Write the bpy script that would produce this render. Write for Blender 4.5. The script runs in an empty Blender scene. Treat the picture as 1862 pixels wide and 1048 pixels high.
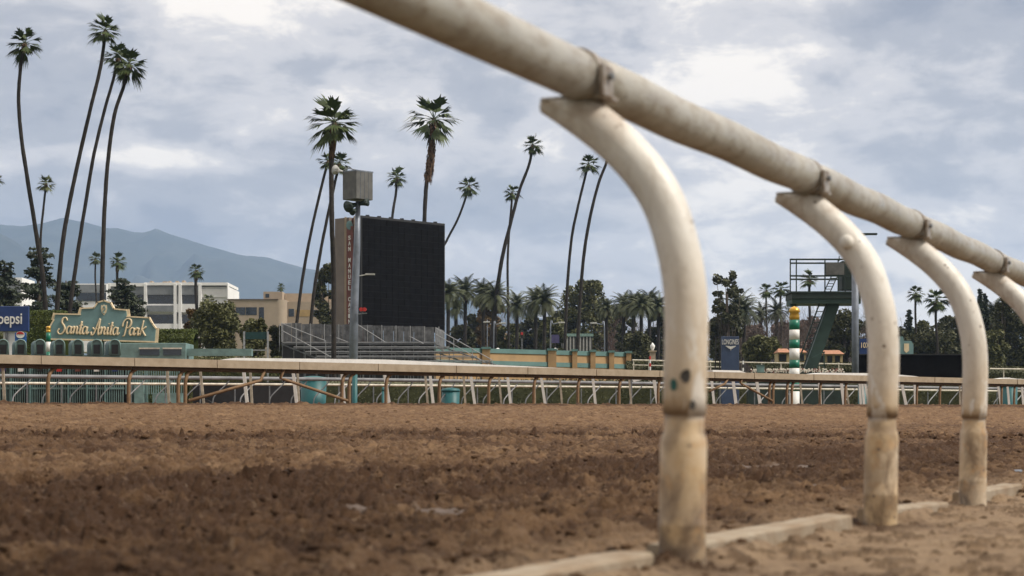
import bpy, math, random
import numpy as np
from mathutils import Vector, Matrix, noise
R = math.radians
SC = bpy.context.scene
COL = SC.collection

# ------------------------------------------------------------------ camera
F = 3200.0          # focal length in photograph pixels (1862 wide)
HZ = 770.0          # horizon row
CZ = 0.33           # camera height
cam_d = bpy.data.cameras.new('camera'); cam = bpy.data.objects.new('camera', cam_d); COL.objects.link(cam)
cam.location = (0, 0, CZ); cam.rotation_euler = (R(90), 0, 0)
cam_d.sensor_width = 36; cam_d.lens = F/1862*36
cam_d.shift_y = (HZ-524)/1862
cam_d.clip_start = 0.05; cam_d.clip_end = 20000
cam_d.dof.use_dof = True; cam_d.dof.focus_distance = 70; cam_d.dof.aperture_fstop = 5.2
SC.camera = cam

# ------------------------------------------------------------------ world
SUN_EL, SUN_AZ = 48, 106          # azimuth from +Y clockwise: to the right of the view
w = bpy.data.worlds.new('World'); SC.world = w; w.use_nodes = True
nt = w.node_tree; nt.nodes.clear(); N = nt.nodes.new; L = nt.links.new
out = N('ShaderNodeOutputWorld'); bg = N('ShaderNodeBackground'); L(bg.outputs[0], out.inputs[0])
tc = N('ShaderNodeTexCoord'); sep = N('ShaderNodeSeparateXYZ'); L(tc.outputs['Generated'], sep.inputs[0])
def wm(op, a, b=None, c=None, clamp=False):
    n = N('ShaderNodeMath'); n.operation = op; n.use_clamp = clamp
    for i, v in enumerate((a, b, c)):
        if v is None: continue
        if isinstance(v, (int, float)): n.inputs[i].default_value = v
        else: L(v, n.inputs[i])
    return n.outputs[0]
def wcol(c):
    n = N('ShaderNodeRGB'); n.outputs[0].default_value = (*c, 1); return n.outputs[0]
def wmix(f, a, b):
    n = N('ShaderNodeMix'); n.data_type = 'RGBA'; L(f, n.inputs[0]); L(a, n.inputs[6]); L(b, n.inputs[7]); return n.outputs[2]
def wnoise(scale, det, rough, dist, off):
    m = N('ShaderNodeMapping'); L(tc.outputs['Generated'], m.inputs[0]); m.inputs['Location'].default_value = off; m.inputs['Scale'].default_value = (1, 1, 2.3)
    n = N('ShaderNodeTexNoise'); n.inputs['Scale'].default_value = scale; n.inputs['Detail'].default_value = det
    n.inputs['Roughness'].default_value = rough; n.inputs['Distortion'].default_value = dist
    L(m.outputs[0], n.inputs['Vector']); return n.outputs['Fac']
def wramp(f, a, b):
    n = N('ShaderNodeMapRange'); n.interpolation_type = 'SMOOTHSTEP'; L(f, n.inputs[0])
    n.inputs[1].default_value = a; n.inputs[2].default_value = b; return n.outputs[0]
big = wnoise(3.0, 3, 0.5, 0.2, (3.1, 7.7, 0))
mid = wnoise(8.0, 10, 0.55, 0.25, (1.3, 2.4, 0))
fine = wnoise(21.0, 9, 0.58, 0.3, (1.2, 5.0, 3))
az = wm('DIVIDE', sep.outputs[0], wm('MAXIMUM', sep.outputs[1], 0.05))      # tan of the bearing
def blob(a0, e0, sa, se, amp):
    d1 = wm('DIVIDE', wm('SUBTRACT', az, a0), sa); d2 = wm('DIVIDE', wm('SUBTRACT', sep.outputs[2], e0), se)
    r2 = wm('ADD', wm('MULTIPLY', d1, d1), wm('MULTIPLY', d2, d2))
    return wm('MULTIPLY', wm('EXPONENT', wm('MULTIPLY', r2, -1.0)), amp)
bias = wm('ADD', blob(-0.15, 0.225, 0.06, 0.02, 0.12), blob(0.08, 0.19, 0.13, 0.055, 0.065))
for b in ((-0.20, 0.147, 0.06, 0.008, 0.16), (0.13, 0.13, 0.09, 0.02, 0.07), (-0.16, 0.10, 0.12, 0.03, -0.10), (0.24, 0.23, 0.06, 0.02, -0.22),
          (-0.24, 0.2, 0.08, 0.05, -0.03), (0.24, 0.09, 0.12, 0.03, 0.12), (0.05, 0.05, 0.14, 0.022, 0.11), (-0.02, 0.10, 0.05, 0.01, 0.08), (0.02, 0.15, 0.035, 0.012, 0.10)):
    bias = wm('ADD', bias, blob(*b))
cl = wm('ADD', wm('ADD', wm('MULTIPLY', mid, 0.56), wm('MULTIPLY', fine, 0.38)), wm('MULTIPLY', big, 0.15))
cl = wm('ADD', wm('SUBTRACT', cl, 0.035), bias)
f1 = wramp(cl, 0.445, 0.55)
f2 = wramp(cl, 0.55, 0.64)
grey = wcol((0.48, 0.47, 0.495)); pale = wcol((0.74, 0.70, 0.685)); cream = wcol((1.16, 1.06, 0.94))
slate = wcol((0.33, 0.335, 0.385))
ccol = wmix(f2, wmix(f1, wmix(wramp(cl, 0.34, 0.45), slate, grey), pale), cream)
sky = N('ShaderNodeTexSky'); sky.sky_type = 'NISHITA'; sky.sun_disc = False
sky.sun_elevation = R(SUN_EL); sky.sun_rotation = R(SUN_AZ); sky.air_density = 1.2; sky.dust_density = 2
sk = N('ShaderNodeVectorMath'); sk.operation = 'SCALE'; L(sky.outputs[0], sk.inputs[0]); sk.inputs['Scale'].default_value = 0.1
cover = wm('ADD', wm('MULTIPLY', f1, 0.04), 0.94)
tot = wmix(cover, sk.outputs[0], ccol)
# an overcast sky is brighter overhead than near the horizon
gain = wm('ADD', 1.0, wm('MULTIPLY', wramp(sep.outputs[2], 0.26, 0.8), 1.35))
# added dimming of the unseen sky behind the viewer, to shade facing surfaces
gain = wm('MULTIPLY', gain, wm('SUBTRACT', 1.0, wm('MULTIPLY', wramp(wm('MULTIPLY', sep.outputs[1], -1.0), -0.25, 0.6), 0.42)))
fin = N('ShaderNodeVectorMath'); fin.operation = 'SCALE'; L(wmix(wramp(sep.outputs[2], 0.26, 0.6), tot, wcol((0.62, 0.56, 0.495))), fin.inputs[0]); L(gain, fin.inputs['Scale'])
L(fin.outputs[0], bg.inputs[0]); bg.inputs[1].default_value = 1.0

sd = bpy.data.lights.new('sun', 'SUN'); sun = bpy.data.objects.new('sun', sd); COL.objects.link(sun)
sd.energy = 3.3; sd.angle = R(12); sd.color = (1.0, 0.93, 0.83)
e, a = R(SUN_EL), R(SUN_AZ)
sun_dir = Vector((math.sin(a)*math.cos(e), math.cos(a)*math.cos(e), math.sin(e)))
sun.rotation_euler = sun_dir.to_track_quat('Z', 'Y').to_euler()
SC.view_settings.view_transform = 'Standard'; SC.view_settings.look = 'None'
SC.view_settings.exposure = 0.16; SC.view_settings.gamma = 1.0
SC.cycles.max_bounces = 6; SC.cycles.volume_bounces = 1; SC.cycles.transparent_max_bounces = 8

# ------------------------------------------------------------------ helpers
def XX(px, Y): return (px-931)/F*Y
def ZZ(py, Y): return CZ+(HZ-py)/F*Y
def P(px, py, Y): return Vector((XX(px, Y), Y, ZZ(py, Y)))
ORI = {}
def label(o, lab, cat, group=None):
    o['label'] = lab; o['category'] = cat
    if group: o['group'] = group
    return o
def thing(name, loc, lab, cat, group=None):
    o = bpy.data.objects.new(name, None); COL.objects.link(o); o.location = loc; o.empty_display_size = 0.2
    ORI[o.name] = Vector(loc); label(o, lab, cat, group); return o
class MB:
    def __init__(s): s.v = []; s.f = []; s.mi = []
    def add(s, vs, fs, mi=0):
        b = len(s.v); s.v.extend([tuple(q) for q in vs])
        for f in fs: s.f.append(tuple(i+b for i in f)); s.mi.append(mi)
        return s
    def box(s, c, d, rz=0, mi=0, ax=None):
        hx, hy, hz = d[0]/2, d[1]/2, d[2]/2; c = Vector(c); m = ax if ax else Matrix.Rotation(rz, 3, 'Z')
        vs = [c + m @ Vector((x*hx, y*hy, z*hz)) for z in (-1, 1) for x, y in ((-1, -1), (1, -1), (1, 1), (-1, 1))]
        return s.add(vs, [(0, 3, 2, 1), (4, 5, 6, 7), (0, 1, 5, 4), (1, 2, 6, 5), (2, 3, 7, 6), (3, 0, 4, 7)], mi)
    def span(s, x0, x1, y0, y1, z0, z1, mi=0):
        return s.box(((x0+x1)/2, (y0+y1)/2, (z0+z1)/2), (abs(x1-x0), abs(y1-y0), abs(z1-z0)), 0, mi)
    def beam(s, a, b, wd, ht, mi=0):
        a = Vector(a); b = Vector(b); d = b-a; l = d.length; x = d.normalized()
        up = Vector((0, 0, 1)) if abs(x.z) < 0.95 else Vector((0, 1, 0))
        y = up.cross(x).normalized(); z = x.cross(y)
        return s.box((a+b)/2, (l, wd, ht), ax=Matrix((x, y, z)).transposed(), mi=mi)
    def tube(s, pts, rad, n=8, caps=True, mi=0, jit=0):
        pts = [Vector(q) for q in pts]; k = len(pts)
        if not hasattr(rad, '__len__'): rad = [rad]*k
        t = (pts[1]-pts[0]).normalized(); up = Vector((0, 0, 1)) if abs(t.z) < 0.9 else Vector((0, 1, 0))
        nrm = t.cross(up).normalized(); vs = []
        for i, q in enumerate(pts):
            t = (pts[min(i+1, k-1)]-pts[max(i-1, 0)]).normalized()
            nrm = (nrm-t*nrm.dot(t)).normalized(); bn = t.cross(nrm)
            for j in range(n):
                an = 2*math.pi*j/n; rr = rad[i]*(1+random.uniform(-jit, jit))
                vs.append(q+(nrm*math.cos(an)+bn*math.sin(an))*rr)
        fs = [(i*n+j, i*n+(j+1) % n, (i+1)*n+(j+1) % n, (i+1)*n+j) for i in range(k-1) for j in range(n)]
        if caps: fs += [tuple(range(n-1, -1, -1)), tuple((k-1)*n+j for j in range(n))]
        return s.add(vs, fs, mi)
    def prism(s, poly, d, mi=0):          # polygon extruded by the vector d
        poly = [Vector(q) for q in poly]; n = len(poly); d = Vector(d)
        fs = [tuple(range(n)), tuple(range(2*n-1, n-1, -1))]+[(i, i+n, (i+1) % n+n, (i+1) % n) for i in range(n)]
        return s.add(poly+[q+d for q in poly], fs, mi)
    def lathe(s, base, prof, n=16, mi=0):
        base = Vector(base); vs = []; k = len(prof)
        for r_, z in prof:
            for j in range(n): vs.append(base+Vector((r_*math.cos(2*math.pi*j/n), r_*math.sin(2*math.pi*j/n), z)))
        fs = [(i*n+j, i*n+(j+1) % n, (i+1)*n+(j+1) % n, (i+1)*n+j) for i in range(k-1) for j in range(n)]
        fs += [tuple(range(n-1, -1, -1)), tuple((k-1)*n+j for j in range(n))]
        return s.add(vs, fs, mi)
    def build(s, name, mats, parent=None, smooth=False, origin=None, bevel=0):
        o3 = ORI[parent.name] if parent else Vector(origin if origin is not None else (0, 0, 0))
        me = bpy.data.meshes.new(name)
        me.from_pydata([(q[0]-o3[0], q[1]-o3[1], q[2]-o3[2]) for q in s.v], [], s.f); me.update()
        if not isinstance(mats, (list, tuple)): mats = [mats]
        for m in mats: me.materials.append(m)
        if len(mats) > 1: me.polygons.foreach_set('material_index', s.mi)
        if smooth: me.polygons.foreach_set('use_smooth', [True]*len(me.polygons))
        o = bpy.data.objects.new(name, me); COL.objects.link(o)
        if parent: o.parent = parent
        else: o.location = o3
        ORI[o.name] = o3
        if bevel:
            b = o.modifiers.new('bevel', 'BEVEL'); b.width = bevel; b.segments = 2; b.limit_method = 'ANGLE'
        return o
def cr(pts, n=6):                          # Catmull-Rom
    pts = [Vector(q) for q in pts]; q = [pts[0]*2-pts[1]]+pts+[pts[-1]*2-pts[-2]]; o = []
    for i in range(1, len(q)-2):
        for k in range(n):
            t = k/n; a0, a1, a2, a3 = q[i-1], q[i], q[i+1], q[i+2]
            o.append(0.5*((2*a1)+(a2-a0)*t+(2*a0-5*a1+4*a2-a3)*t*t+(3*a1-a0-3*a2+a3)*t**3))
    return o+[pts[-1]]
def text_mesh(s, origin3, width, height, mat, name, parent, depth=0.02, bold=0.0, rot=(90, 0, 0), align='CENTER', shear=0):
    c = bpy.data.curves.new(name, 'FONT'); c.body = s; c.size = 1; c.extrude = 0.02; c.offset = bold; c.shear = shear
    t = bpy.data.objects.new(name, c); COL.objects.link(t); dg = bpy.context.evaluated_depsgraph_get()
    me = bpy.data.meshes.new_from_object(t.evaluated_get(dg)); bpy.data.objects.remove(t)
    co = np.array([q.co[:] for q in me.vertices]); lo = co.min(0); hi = co.max(0); cen = (lo+hi)/2
    for q in me.vertices:
        q.co = ((q.co.x-cen[0])*width/(hi[0]-lo[0]), (q.co.y-cen[1])*height/(hi[1]-lo[1]), q.co.z/0.02*depth/2)
    me.materials.clear(); me.materials.append(mat)
    o = bpy.data.objects.new(name, me); COL.objects.link(o)
    o.rotation_euler = tuple(R(q) for q in rot); o.parent = parent; o.location = Vector(origin3)-ORI[parent.name]
    return o

# ------------------------------------------------------------------ materials
def mat(name, col, rough=0.6, metal=0.0, var=0.15, scale=4.0, col2=None, bump=0.0, bscale=30, spec=0.5, two=False):
    m = bpy.data.materials.new(name); m.use_nodes = True; t = m.node_tree; n = t.nodes; b = n['Principled BSDF']
    b.inputs['Roughness'].default_value = rough; b.inputs['Metallic'].default_value = metal; b.inputs['Specular IOR Level'].default_value = spec
    tcn = n.new('ShaderNodeTexCoord'); no = n.new('ShaderNodeTexNoise'); no.inputs['Scale'].default_value = scale
    no.inputs['Detail'].default_value = 6; no.inputs['Roughness'].default_value = 0.65; t.links.new(tcn.outputs['Object'], no.inputs['Vector'])
    mr = n.new('ShaderNodeMapRange'); mr.inputs[1].default_value = 0.35; mr.inputs[2].default_value = 0.68; t.links.new(no.outputs['Fac'], mr.inputs[0])
    mx = n.new('ShaderNodeMix'); mx.data_type = 'RGBA'; t.links.new(mr.outputs[0], mx.inputs[0])
    c2 = col2 if col2 else tuple(q*(1-2*var) for q in col)
    mx.inputs[6].default_value = (*(col if col2 else tuple(min(1, q*(1+var)) for q in col)), 1); mx.inputs[7].default_value = (*c2, 1)
    t.links.new(mx.outputs[2], b.inputs['Base Color'])
    if bump:
        nb = n.new('ShaderNodeTexNoise'); nb.inputs['Scale'].default_value = bscale; nb.inputs['Detail'].default_value = 5
        t.links.new(tcn.outputs['Object'], nb.inputs['Vector'])
        bp = n.new('ShaderNodeBump'); bp.inputs['Strength'].default_value = bump; bp.inputs['Distance'].default_value = 0.05
        t.links.new(nb.outputs['Fac'], bp.inputs['Height']); t.links.new(bp.outputs[0], b.inputs['Normal'])
    return m
def leafmat(name, c1, c2, sc=1.2):
    m = mat(name, c1, 0.6, 0, 0, sc, c2, spec=0.3); b = m.node_tree.nodes['Principled BSDF']
    return m
M = dict(
 tan_rail=mat('weathered_tan_cover', (0.40, 0.325, 0.235), 0.7, 0, 0, 5, (0.30, 0.235, 0.16)),
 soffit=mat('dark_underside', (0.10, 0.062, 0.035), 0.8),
 rust_post=mat('mud_stained_post', (0.26, 0.16, 0.085), 0.75, 0, 0, 7, (0.17, 0.10, 0.05)),
 white=mat('white_paint', (0.76, 0.75, 0.72), 0.5, 0, 0.06, 3),
 offwhite=mat('aged_white_paint', (0.62, 0.57, 0.48), 0.6, 0, 0.2, 6),
 aged=mat('dingy_paint', (0.44, 0.39, 0.31), 0.7, 0, 0.2, 6),
 rail_grey=mat('oxidised_rail', (0.20, 0.205, 0.22), 0.65, 0.0, 0.2, 2),
 alu=mat('dull_aluminium', (0.42, 0.43, 0.45), 0.45, 0.5, 0.15, 5),
 alu_dark=mat('dark_aluminium', (0.20, 0.21, 0.22), 0.5, 0.4, 0.2, 5),
 gate_green=mat('grey_green_paint', (0.10, 0.17, 0.165), 0.55, 0, 0.2, 3),
 gate_light=mat('light_grey_green_paint', (0.17, 0.27, 0.26), 0.55, 0, 0.15, 3),
 dark=mat('dark_void_paint', (0.012, 0.014, 0.016), 0.7),
 glass=mat('dark_window_glass', (0.018, 0.03, 0.045), 0.08, 0, 0.2, 0.5, spec=0.9),
 sign_teal=mat('teal_sign_paint', (0.155, 0.265, 0.275), 0.55, 0, 0.1, 1.2),
 cream=mat('cream_paint', (0.78, 0.63, 0.42), 0.6, 0, 0.08, 4),
 navy=mat('navy_panel', (0.014, 0.04, 0.15), 0.45, 0, 0.1, 2),
 blue=mat('bright_blue_panel', (0.02, 0.12, 0.42), 0.45, 0, 0.1, 2),
 red=mat('red_paint', (0.5, 0.03, 0.025), 0.5),
 longblue=mat('slate_blue_panel', (0.04, 0.065, 0.13), 0.5, 0, 0.12, 2),
 bwhite=mat('white_concrete', (0.86, 0.86, 0.85), 0.8, 0, 0.05, 0.6),
 bgrey=mat('grey_sunscreen', (0.22, 0.235, 0.25), 0.6, 0, 0.1, 1),
 btan=mat('tan_stucco', (0.40, 0.325, 0.245), 0.85, 0, 0.06, 0.5),
 bpanel=mat('ochre_panel', (0.42, 0.29, 0.13), 0.8, 0, 0.1, 0.8),
 stone=mat('pinkish_grey_panel', (0.21, 0.175, 0.155), 0.8, 0, 0.08, 0.6),
 screen=mat('black_led_modules', (0.006, 0.006, 0.007), 0.9, 0, 0.3, 1.5, spec=0.1),
 casing=mat('black_casing', (0.02, 0.02, 0.022), 0.6),
 rust=mat('rust_red_panel', (0.16, 0.045, 0.03), 0.6, 0, 0.2, 2),
 galv=mat('galvanised_steel', (0.20, 0.225, 0.27), 0.5, 0.35, 0.15, 2),
 boxgrey=mat('grey_metal_cladding', (0.135, 0.135, 0.13), 0.6, 0.2, 0.15, 2),
 bleach=mat('bleacher_aluminium', (0.34, 0.345, 0.35), 0.5, 0.4, 0.15, 2),
 fenceg=mat('grey_corrugated_panel', (0.145, 0.148, 0.155), 0.7, 0.1, 0.3, 2.2),
 wall_tan=mat('ochre_wall', (0.43, 0.28, 0.14), 0.85, 0, 0.08, 0.8),
 wall_teal=mat('teal_wall_trim', (0.12, 0.225, 0.215), 0.7, 0, 0.1, 0.8),
 tower=mat('dark_green_steel', (0.018, 0.034, 0.028), 0.55, 0, 0.2, 1.5),
 towerg=mat('grey_green_steel', (0.034, 0.068, 0.056), 0.55, 0, 0.15, 1.0),
 pole_green=mat('green_gloss_paint', (0.006, 0.16, 0.10), 0.35, 0, 0.1, 2),
 gold=mat('gold_leaf', (0.62, 0.36, 0.06), 0.35, 0.6, 0.15, 6),
 bin=mat('teal_plastic', (0.012, 0.11, 0.12), 0.5, 0, 0.1, 2),
 bark=mat('palm_bark', (0.013, 0.011, 0.010), 0.95, 0, 0, 3, (0.042, 0.034, 0.028)),
 bark2=mat('tree_bark', (0.07, 0.055, 0.042), 0.95, 0, 0.2, 3),
 skirt=mat('dead_frond_skirt', (0.10, 0.045, 0.022), 0.95, 0, 0, 3, (0.17, 0.12, 0.08)),
 fan=leafmat('fan_frond', (0.030, 0.050, 0.014), (0.085, 0.115, 0.035), 0.8),
 fan_y=leafmat('yellow_green_fan_frond', (0.06, 0.085, 0.03), (0.14, 0.15, 0.06), 0.8),  # yellower green variant of the fan frond
 date=leafmat('feather_frond', (0.055, 0.070, 0.032), (0.125, 0.135, 0.070), 0.6),
 date_d=leafmat('dark_feather_frond', (0.030, 0.042, 0.020), (0.08, 0.09, 0.045), 0.6),
 leaf=leafmat('green_leaves', (0.065, 0.072, 0.022), (0.150, 0.150, 0.058), 0.5),
 leaf_d=leafmat('dark_leaves', (0.040, 0.045, 0.018), (0.105, 0.106, 0.046), 0.5),
 leaf_l=leafmat('light_leaves', (0.05, 0.075, 0.014), (0.12, 0.14, 0.03), 0.5),
 leaf_o=leafmat('russet_leaves', (0.10, 0.07, 0.025), (0.20, 0.12, 0.045), 0.5),
 leaf_b=leafmat('blossoming_twigs', (0.13, 0.085, 0.07), (0.22, 0.15, 0.125), 0.6),
 twig=mat('bare_twigs', (0.10, 0.078, 0.066), 0.95, 0, 0, 0.7, (0.17, 0.135, 0.115)),
 cedar=leafmat('cedar_needles', (0.028, 0.042, 0.026), (0.07, 0.085, 0.05), 0.5),
 orange=mat('orange_awning', (0.40, 0.19, 0.11), 0.8),
 yellowish=mat('pale_yellow_board', (0.42, 0.33, 0.17), 0.8),
 lamp=mat('lamp_housing', (0.50, 0.50, 0.48), 0.5),
 silver_roof=mat('pale_teal_roof', (0.26, 0.40, 0.36), 0.6),
 purple=mat('purple_banner', (0.07, 0.06, 0.16), 0.6),
 concrete=mat('kerb_timber', (0.34, 0.29, 0.22), 0.85, 0, 0.0, 7, (0.22, 0.155, 0.095), 0.2, 60),
)
def near_material(name, horiz):
    m = bpy.data.materials.new(name); m.use_nodes = True; t = m.node_tree; n = t.nodes; b = n['Principled BSDF']; lk = t.links.new
    b.inputs['Roughness'].default_value = 0.5
    g = n.new('ShaderNodeNewGeometry'); sp = n.new('ShaderNodeSeparateXYZ'); lk(g.outputs['Position'], sp.inputs[0])
    def noi(s, d, r, stretch=(1, 1, 1), dist=0):
        mp = n.new('ShaderNodeMapping'); mp.inputs['Scale'].default_value = stretch; lk(g.outputs['Position'], mp.inputs[0])
        q = n.new('ShaderNodeTexNoise'); q.inputs['Scale'].default_value = s; q.inputs['Detail'].default_value = d; q.inputs['Roughness'].default_value = r
        q.inputs['Distortion'].default_value = dist; lk(mp.outputs[0], q.inputs['Vector']); return q.outputs['Fac']
    def rng(x, a_, b_, c_=0, d_=1):
        q = n.new('ShaderNodeMapRange'); q.inputs[1].default_value = a_; q.inputs[2].default_value = b_; q.inputs[3].default_value = c_; q.inputs[4].default_value = d_
        lk(x, q.inputs[0]); return q.outputs[0]
    def mth(op, x, y):
        q = n.new('ShaderNodeMath'); q.operation = op; q.use_clamp = op != 'MULTIPLY_ADD'
        for i, k in enumerate((x, y)):
            if isinstance(k, (int, float)): q.inputs[i].default_value = k
            else: lk(k, q.inputs[i])
        return q.outputs[0]
    def mixc(f, x, y):
        q = n.new('ShaderNodeMix'); q.data_type = 'RGBA'; lk(f, q.inputs[0])
        for i, k in ((6, x), (7, y)):
            if isinstance(k, tuple): q.inputs[i].default_value = (*k, 1)
            else: lk(k, q.inputs[i])
        return q.outputs[2]
    paint = (0.78, 0.75, 0.69) if not horiz else (0.43, 0.415, 0.375)
    c = mixc(rng(noi(3, 6, 0.6), 0.35, 0.7), paint, tuple(q*0.80 for q in paint))
    if horiz:
        c = mixc(mth('MULTIPLY', rng(noi(11, 9, 0.75, (1, 1, 2)), 0.46, 0.70), 0.85), c, (0.20, 0.15, 0.10))
    else:
        low = rng(sp.outputs[2], 0.75, 0.28)
        c = mixc(mth('MULTIPLY', low, rng(noi(5, 6, 0.6), 0.2, 0.6, 0.5, 1.0)), c, (0.52, 0.375, 0.21))
        mud = mth('MULTIPLY', rng(noi(9, 7, 0.68, (1, 1, 0.6), 0.4), 0.47, 0.60), rng(sp.outputs[2], 0.50, 0.25))
        c = mixc(mth('MULTIPLY', mud, 0.85), c, (0.20, 0.135, 0.08))
        c = mixc(mth('MULTIPLY', mth('MULTIPLY', rng(noi(17, 6, 0.65), 0.54, 0.62), rng(sp.outputs[2], 0.45, 0.30)), 0.45), c, (0.50, 0.29, 0.12))
        c = mixc(mth('MULTIPLY', mth('MULTIPLY', rng(sp.outputs[2], 0.335, 0.350), rng(sp.outputs[2], 0.372, 0.356)), 0.8), c, (0.17, 0.11, 0.065))
        grime = mth('MULTIPLY', rng(noi(24, 8, 0.75, (1, 1, 0.35), 0.5), 0.50, 0.68), 0.36)
        c = mixc(grime, c, (0.30, 0.22, 0.14))
        topst = mth('MULTIPLY', rng(noi(10, 7, 0.7, (1, 1, 1), 0.5), 0.42, 0.62), rng(sp.outputs[2], 0.90, 1.05))
        c = mixc(mth('MULTIPLY', topst, 0.6), c, (0.30, 0.19, 0.10))
        foot = mth('MULTIPLY', rng(noi(6, 7, 0.6, (1, 1, 1), 0.6), 0.42, 0.52), rng(sp.outputs[2], 0.22, 0.04))
        c = mixc(mth('MULTIPLY', foot, 0.8), c, (0.11, 0.08, 0.06))
        scr = mth('MULTIPLY', mth('MULTIPLY', rng(noi(13, 5, 0.6, (1, 1, 0.4), 0.8), 0.56, 0.60), rng(sp.outputs[2], 0.60, 0.50)), rng(sp.outputs[2], 0.33, 0.36))
        c = mixc(mth('MULTIPLY', scr, 0.8), c, (0.72, 0.69, 0.64))
    chip = n.new('ShaderNodeTexVoronoi'); chip.inputs['Scale'].default_value = 14; lk(g.outputs['Position'], chip.inputs['Vector'])
    c = mixc(mth('MULTIPLY', rng(chip.outputs['Distance'], 0.10, 0.07), 0.8), c, (0.14, 0.10, 0.075))
    c2 = n.new('ShaderNodeTexVoronoi'); c2.inputs['Scale'].default_value = 34; lk(g.outputs['Position'], c2.inputs['Vector'])
    gate = rng(noi(7, 5, 0.65), 0.57, 0.62)
    c = mixc(mth('MULTIPLY', mth('MULTIPLY', rng(c2.outputs['Distance'], 0.30, 0.18), gate), 0.55), c, (0.20, 0.135, 0.085))
    lk(c, b.inputs['Base Color'])
    bp = n.new('ShaderNodeBump'); bp.inputs['Strength'].default_value = 0.25; bp.inputs['Distance'].default_value = 0.01
    lk(noi(40, 6, 0.7), bp.inputs['Height']); lk(bp.outputs[0], b.inputs['Normal'])
    lk(rng(noi(8, 5, 0.6), 0.3, 0.7, 0.26, 0.62), b.inputs['Roughness'])
    return m
M['near_post'] = near_material('scuffed_cream_post', False)
M['near_rail'] = near_material('scuffed_cream_rail', True)
M['bracket'] = mat('stained_bracket', (0.40, 0.375, 0.34), 0.45, 0.3, 0, 40, (0.20, 0.14, 0.095))
M['green_scuff'] = mat('green_scuff', (0.02, 0.10, 0.085), 0.6); M['black_scuff'] = mat('dark_scuff', (0.05, 0.045, 0.04), 0.7)

# ------------------------------------------------------------------ ground
def hsh(ix, iy, seed):
    h = (ix.astype(np.int64)*374761393+iy.astype(np.int64)*668265263+seed*974634777) & 0xffffffff
    h = ((h ^ (h >> 13))*1274126177) & 0xffffffff; h = (h ^ (h >> 16)) & 0xffffffff
    return h/4294967295.0
def vn(x, y, seed):
    ix = np.floor(x); iy = np.floor(y); fx = x-ix; fy = y-iy
    fx = fx*fx*fx*(fx*(fx*6-15)+10); fy = fy*fy*fy*(fy*(fy*6-15)+10)
    a_ = hsh(ix, iy, seed); b_ = hsh(ix+1, iy, seed); c_ = hsh(ix, iy+1, seed); d_ = hsh(ix+1, iy+1, seed)
    return (a_*(1-fx)+b_*fx)*(1-fy)+(c_*(1-fx)+d_*fx)*fy
def fbm(x, y, seed, o=4, g=0.5):
    s = 0; am = 1; t = 0
    for k in range(o): s = s+am*vn(x*2**k+k*17.3, y*2**k+k*9.1, seed+k); t += am; am *= g
    return s/t
def ss(x, a_, b_):
    t = np.clip((x-a_)/(b_-a_), 0, 1); return t*t*(3-2*t)
FN = np.array([0.431, 0.902]); NN = np.array([-0.902, 0.431])     # near fence direction and its normal, towards the track
B1 = np.array([0.38, 3.93])
def AY(px): return F*0.85/(83-36/1862*px)                          # depth of the far rail at a bearing
FA = np.array([XX(0, AY(0)), AY(0)]); FB = np.array([XX(1862, AY(1862)), AY(1862)]); FD = (FB-FA)/np.linalg.norm(FB-FA)
FNrm = np.array([FD[1], -FD[0]])
def zfar(X, Y):
    s = (X-FA[0])*FD[0]+(Y-FA[1])*FD[1]; return 0.69+0.24*np.clip(s/36.4, -0.3, 1.3)
def base_z(X, Y):
    d1 = (X-B1[0])*NN[0]+(Y-B1[1])*NN[1]; d2 = (X-FA[0])*FNrm[0]+(Y-FA[1])*FNrm[1]
    uu = np.clip(d1, 0, None)/(np.clip(d1, 0, None)+np.clip(d2, 0.01, None))
    z = zfar(X, Y)*uu
    z = np.where(d2 < 0, zfar(X, Y), z)
    z = z*1.0 - ss(-d2, 0.3, 3.5)*(zfar(X, Y)-0.55)
    return z, d1, d2, uu
# frustum-shaped grid, wide enough for other standpoints
nc, nr = 820, 1250
tt = np.linspace(-0.5, 0.5, nc); yy = 1.6*np.exp(np.linspace(0, math.log(74/1.6), nr))
TT, YY = np.meshgrid(tt, yy); X = TT*(YY+1.0); Y = YY
z0, d1, d2, uu = base_z(X, Y)
al = (X-B1[0])*FN[0]+(Y-B1[1])*FN[1]
track = ss(d1, 0.05, 0.6)
fade = ss(Y, 70, 55)
# clods and hoof pits, rougher in belts along the track
def bill(x, y, seed, o=3, g=0.5):
    t_ = 0; am = 1; tt_ = 0
    for k in range(o): t_ = t_+am*np.abs(2*vn(x*2.1**k+k*13.7, y*2.1**k+k*7.9, seed+k)-1); tt_ += am; am *= g
    return t_/tt_
patch = ss(fbm(X*1.6, Y*1.6, 303, 3), 0.46, 0.60)
belt = np.exp(-((d2-16.2+2.2*(fbm(al/6, d1*0, 3)-0.5)+0.5*(fbm(X*1.5, Y*1.5, 4)-0.5))/1.0)**2)
n1 = fbm(X*4.2, Y*4.2, 11, 4, 0.55); n2 = fbm(X*13, Y*13, 23, 4, 0.6); n3 = fbm(X*42, Y*42, 37, 3, 0.6)
band = np.exp(-((uu-0.100-0.03*(fbm(al*0.5, d1*0.5, 7)-0.5))/0.034)**2)*ss(uu, 0.02, 0.05)
nearc = np.exp(-((uu-0.035)/0.03)**2)
rough = 0.70+0.15*ss(uu, 0.45, 0.30)+1.5*belt*np.clip(2.2*n1-0.5, 0, 1)+0.30*band-0.05*ss(uu, 0.06, 0.03)
b1 = bill(X*3.6, Y*3.6, 111, 4, 0.55); b2 = bill(X*11, Y*11, 131, 3, 0.6); b3 = bill(X*30, Y*30, 151, 3, 0.6)
pit = ss(n1, 0.50, 0.66)
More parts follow.
